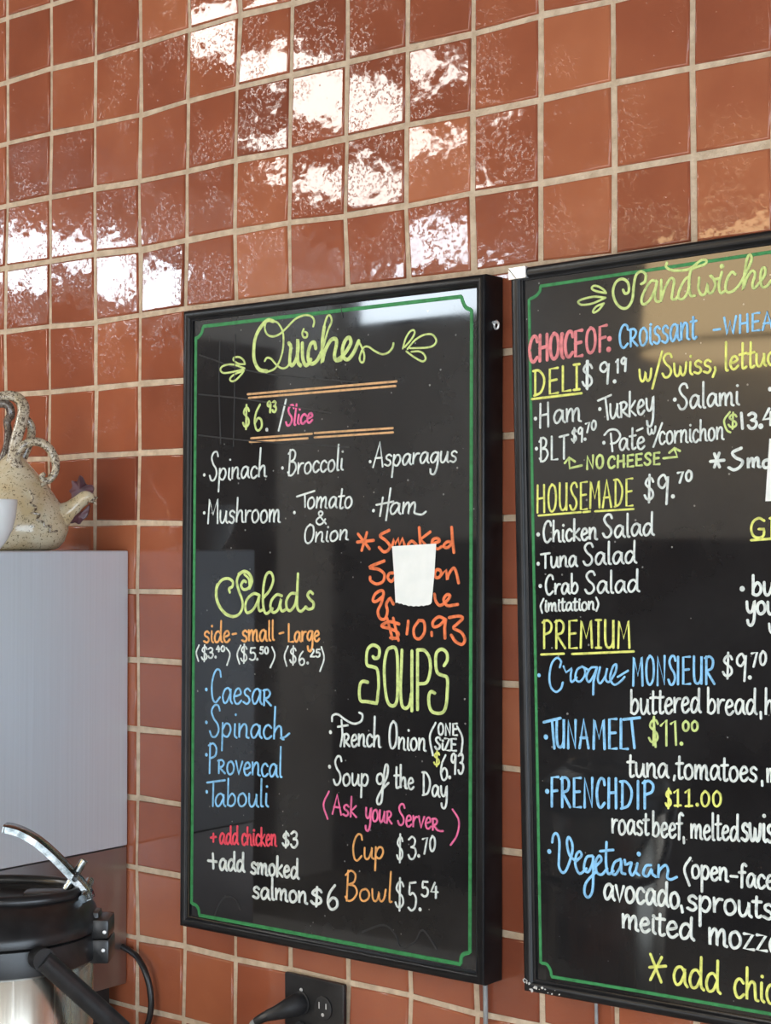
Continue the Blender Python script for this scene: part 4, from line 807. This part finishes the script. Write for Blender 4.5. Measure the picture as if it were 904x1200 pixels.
# ---- socket plate, plugs and cords on the wall
OY = -.0125
a, b = on_y(333.6, 1139, OY), on_y(403, 1152, OY)
o_ = thing('socket_plate', 'black double socket cover plate on the tiles under the Quiches board', 'socket', ((a.x + b.x) / 2, -.0052, a.z - .125))
W_, H_ = b.x - a.x, .1255
bm = bmesh.new(); box(bm, (-W_ / 2, -.0075, 0), (W_ / 2, 0, H_), .0028, 2); link('plate', bm, M_black, o_, True)
def receptacle(x, z):
    bm = bmesh.new(); lathe(bm, [(0, 0), (.0155, 0), (.0165, .0008), (.0165, .0018), (.0150, .0024), (0, .0024)], 32, (0, 0), .92, 1.0)
    bmesh.ops.transform(bm, matrix=Matrix.Translation((x, -.0075, z)) @ Matrix.Rotation(math.pi / 2, 4, 'X'), verts=bm.verts[:]); rr = link('receptacle', bm, M_dark, o_, True)
    bm = bmesh.new()
    box(bm, (x - .0075, -.0101, z - .001), (x - .0055, -.0097, z + .008)); box(bm, (x + .005, -.0101, z), (x + .007, -.0097, z + .0075))
    r = bmesh.ops.create_cone(bm, cap_ends=True, segments=14, radius1=.0026, radius2=.0026, depth=.0004); bmesh.ops.transform(bm, matrix=Matrix.Translation((x, -.0099, z - .0085)) @ Matrix.Rotation(math.pi / 2, 4, 'X'), verts=r['verts'])
    link('slots', bm, M_bare, rr)
xr = W_ * .5 - .0355; xl = -xr - .004
for x in (xl, xr):
    for z in (H_ - .038, H_ - .080): receptacle(x, z)
bm = bmesh.new(); lathe(bm, [(0, 0), (.0028, 0), (.0024, .001), (0, .0013)], 14); bmesh.ops.transform(bm, matrix=Matrix.Translation((xl, -.0075, H_ - .020)) @ Matrix.Rotation(math.pi / 2, 4, 'X'), verts=bm.verts[:]); link('screw', bm, M_bare, o_, True)
def plug(z, label, cordpts, cm):
    c = Vector((o_.location.x + xl, o_.location.y - .0101, o_.location.z + z))
    g = thing('power_plug', label, 'plug', c)
    bm = bmesh.new(); tube(bm, [(0, -.0003, 0), (-.001, -.010, -.001), (-.006, -.022, -.004), (-.016, -.032, -.009), (-.026, -.038, -.013)], [.0150, .0155, .0130, .0098, .0078], 16, 4, .9, (0, 0, 1)); link('plug_body', bm, M_dark, g, True)
    bm = bmesh.new(); tube(bm, [(-.024, -.037, -.012), (-.033, -.041, -.017), (-.042, -.044, -.023)], [.0075, .0068, .0060], 12, 3); link('strain_relief', bm, M_black, g, True)
    bm = bmesh.new(); tube(bm, [(-.040, -.0435, -.0215), (-.050, -.0455, -.031)] + cordpts, .0042, 10, 5); link('cord', bm, cm, g, True, label='grey flex')
plug(H_ - .038, 'upper black plug with grey flex in the black socket plate', [(-.080, -.036, -.088), (-.105, -.026, -.135)], M_grey)
plug(H_ - .082, 'lower black plug in the black socket plate, mostly below the frame', [(-.056, -.040, -.060), (-.052, -.028, -.090)], M_grey)
bm = bmesh.new(); cpth = [(143, 1104, -.034), (153, 1115, -.016), (161, 1122, -.018), (170, 1138, -.020), (176, 1160, -.018), (177, 1182, -.018), (172, 1203, -.020), (160, 1228, -.024)]
W = [on_y(x, y, Y) for x, y, Y in cpth]; W = [Vector((BX - .004, -.014, W[1].z + .004))] + [Vector((max(w_.x, BX + .004), w_.y, w_.z)) for w_ in W[1:]]
W += [Vector((W[-1].x - .01, -.03, CZ + .012)), Vector((W[-1].x - .0, -.06, CZ + .006))]
tube(bm, W, .0047, 12, 6); o = link('black_cable', bm, M_black, None, True); tag(o, 'black cable looping down the tiles beside the steel cabinet', 'cable')
o.location = (0, 0, 0)
# glowing drum added across the room to give a golden reflection in the Sandwiches board
t = thing('reflection_lamp', 'golden drum lamp added across the room for the reflection in the top of the Sandwiches board', 'lamp', (-.74, -4.44, 2.50))
bm = bmesh.new(); lathe(bm, [(.50, 0), (.505, .004), (.475, .43), (.47, .43), (.50, .004)], 64); link('glow_shade', bm, M_drum_glow, t, True)
bm = bmesh.new(); lathe(bm, [(.502, -.004), (.512, -.004), (.512, .014), (.5075, .016), (.502, .016)], 64); link('trim_ring', bm, M_brass, t, True)
bm = bmesh.new(); tube(bm, [(0, 0, .43), (0, 0, ZC - 2.50 - .02)], .008, 10, 1); lathe(bm, [(0, ZC - 2.50 - .03), (.06, ZC - 2.50 - .025), (.06, ZC - 2.50 - .002), (0, ZC - 2.50 - .002)], 24); box(bm, (-.471, -.008, .415), (.471, .008, .427)); link('stem', bm, M_brass, t, True)
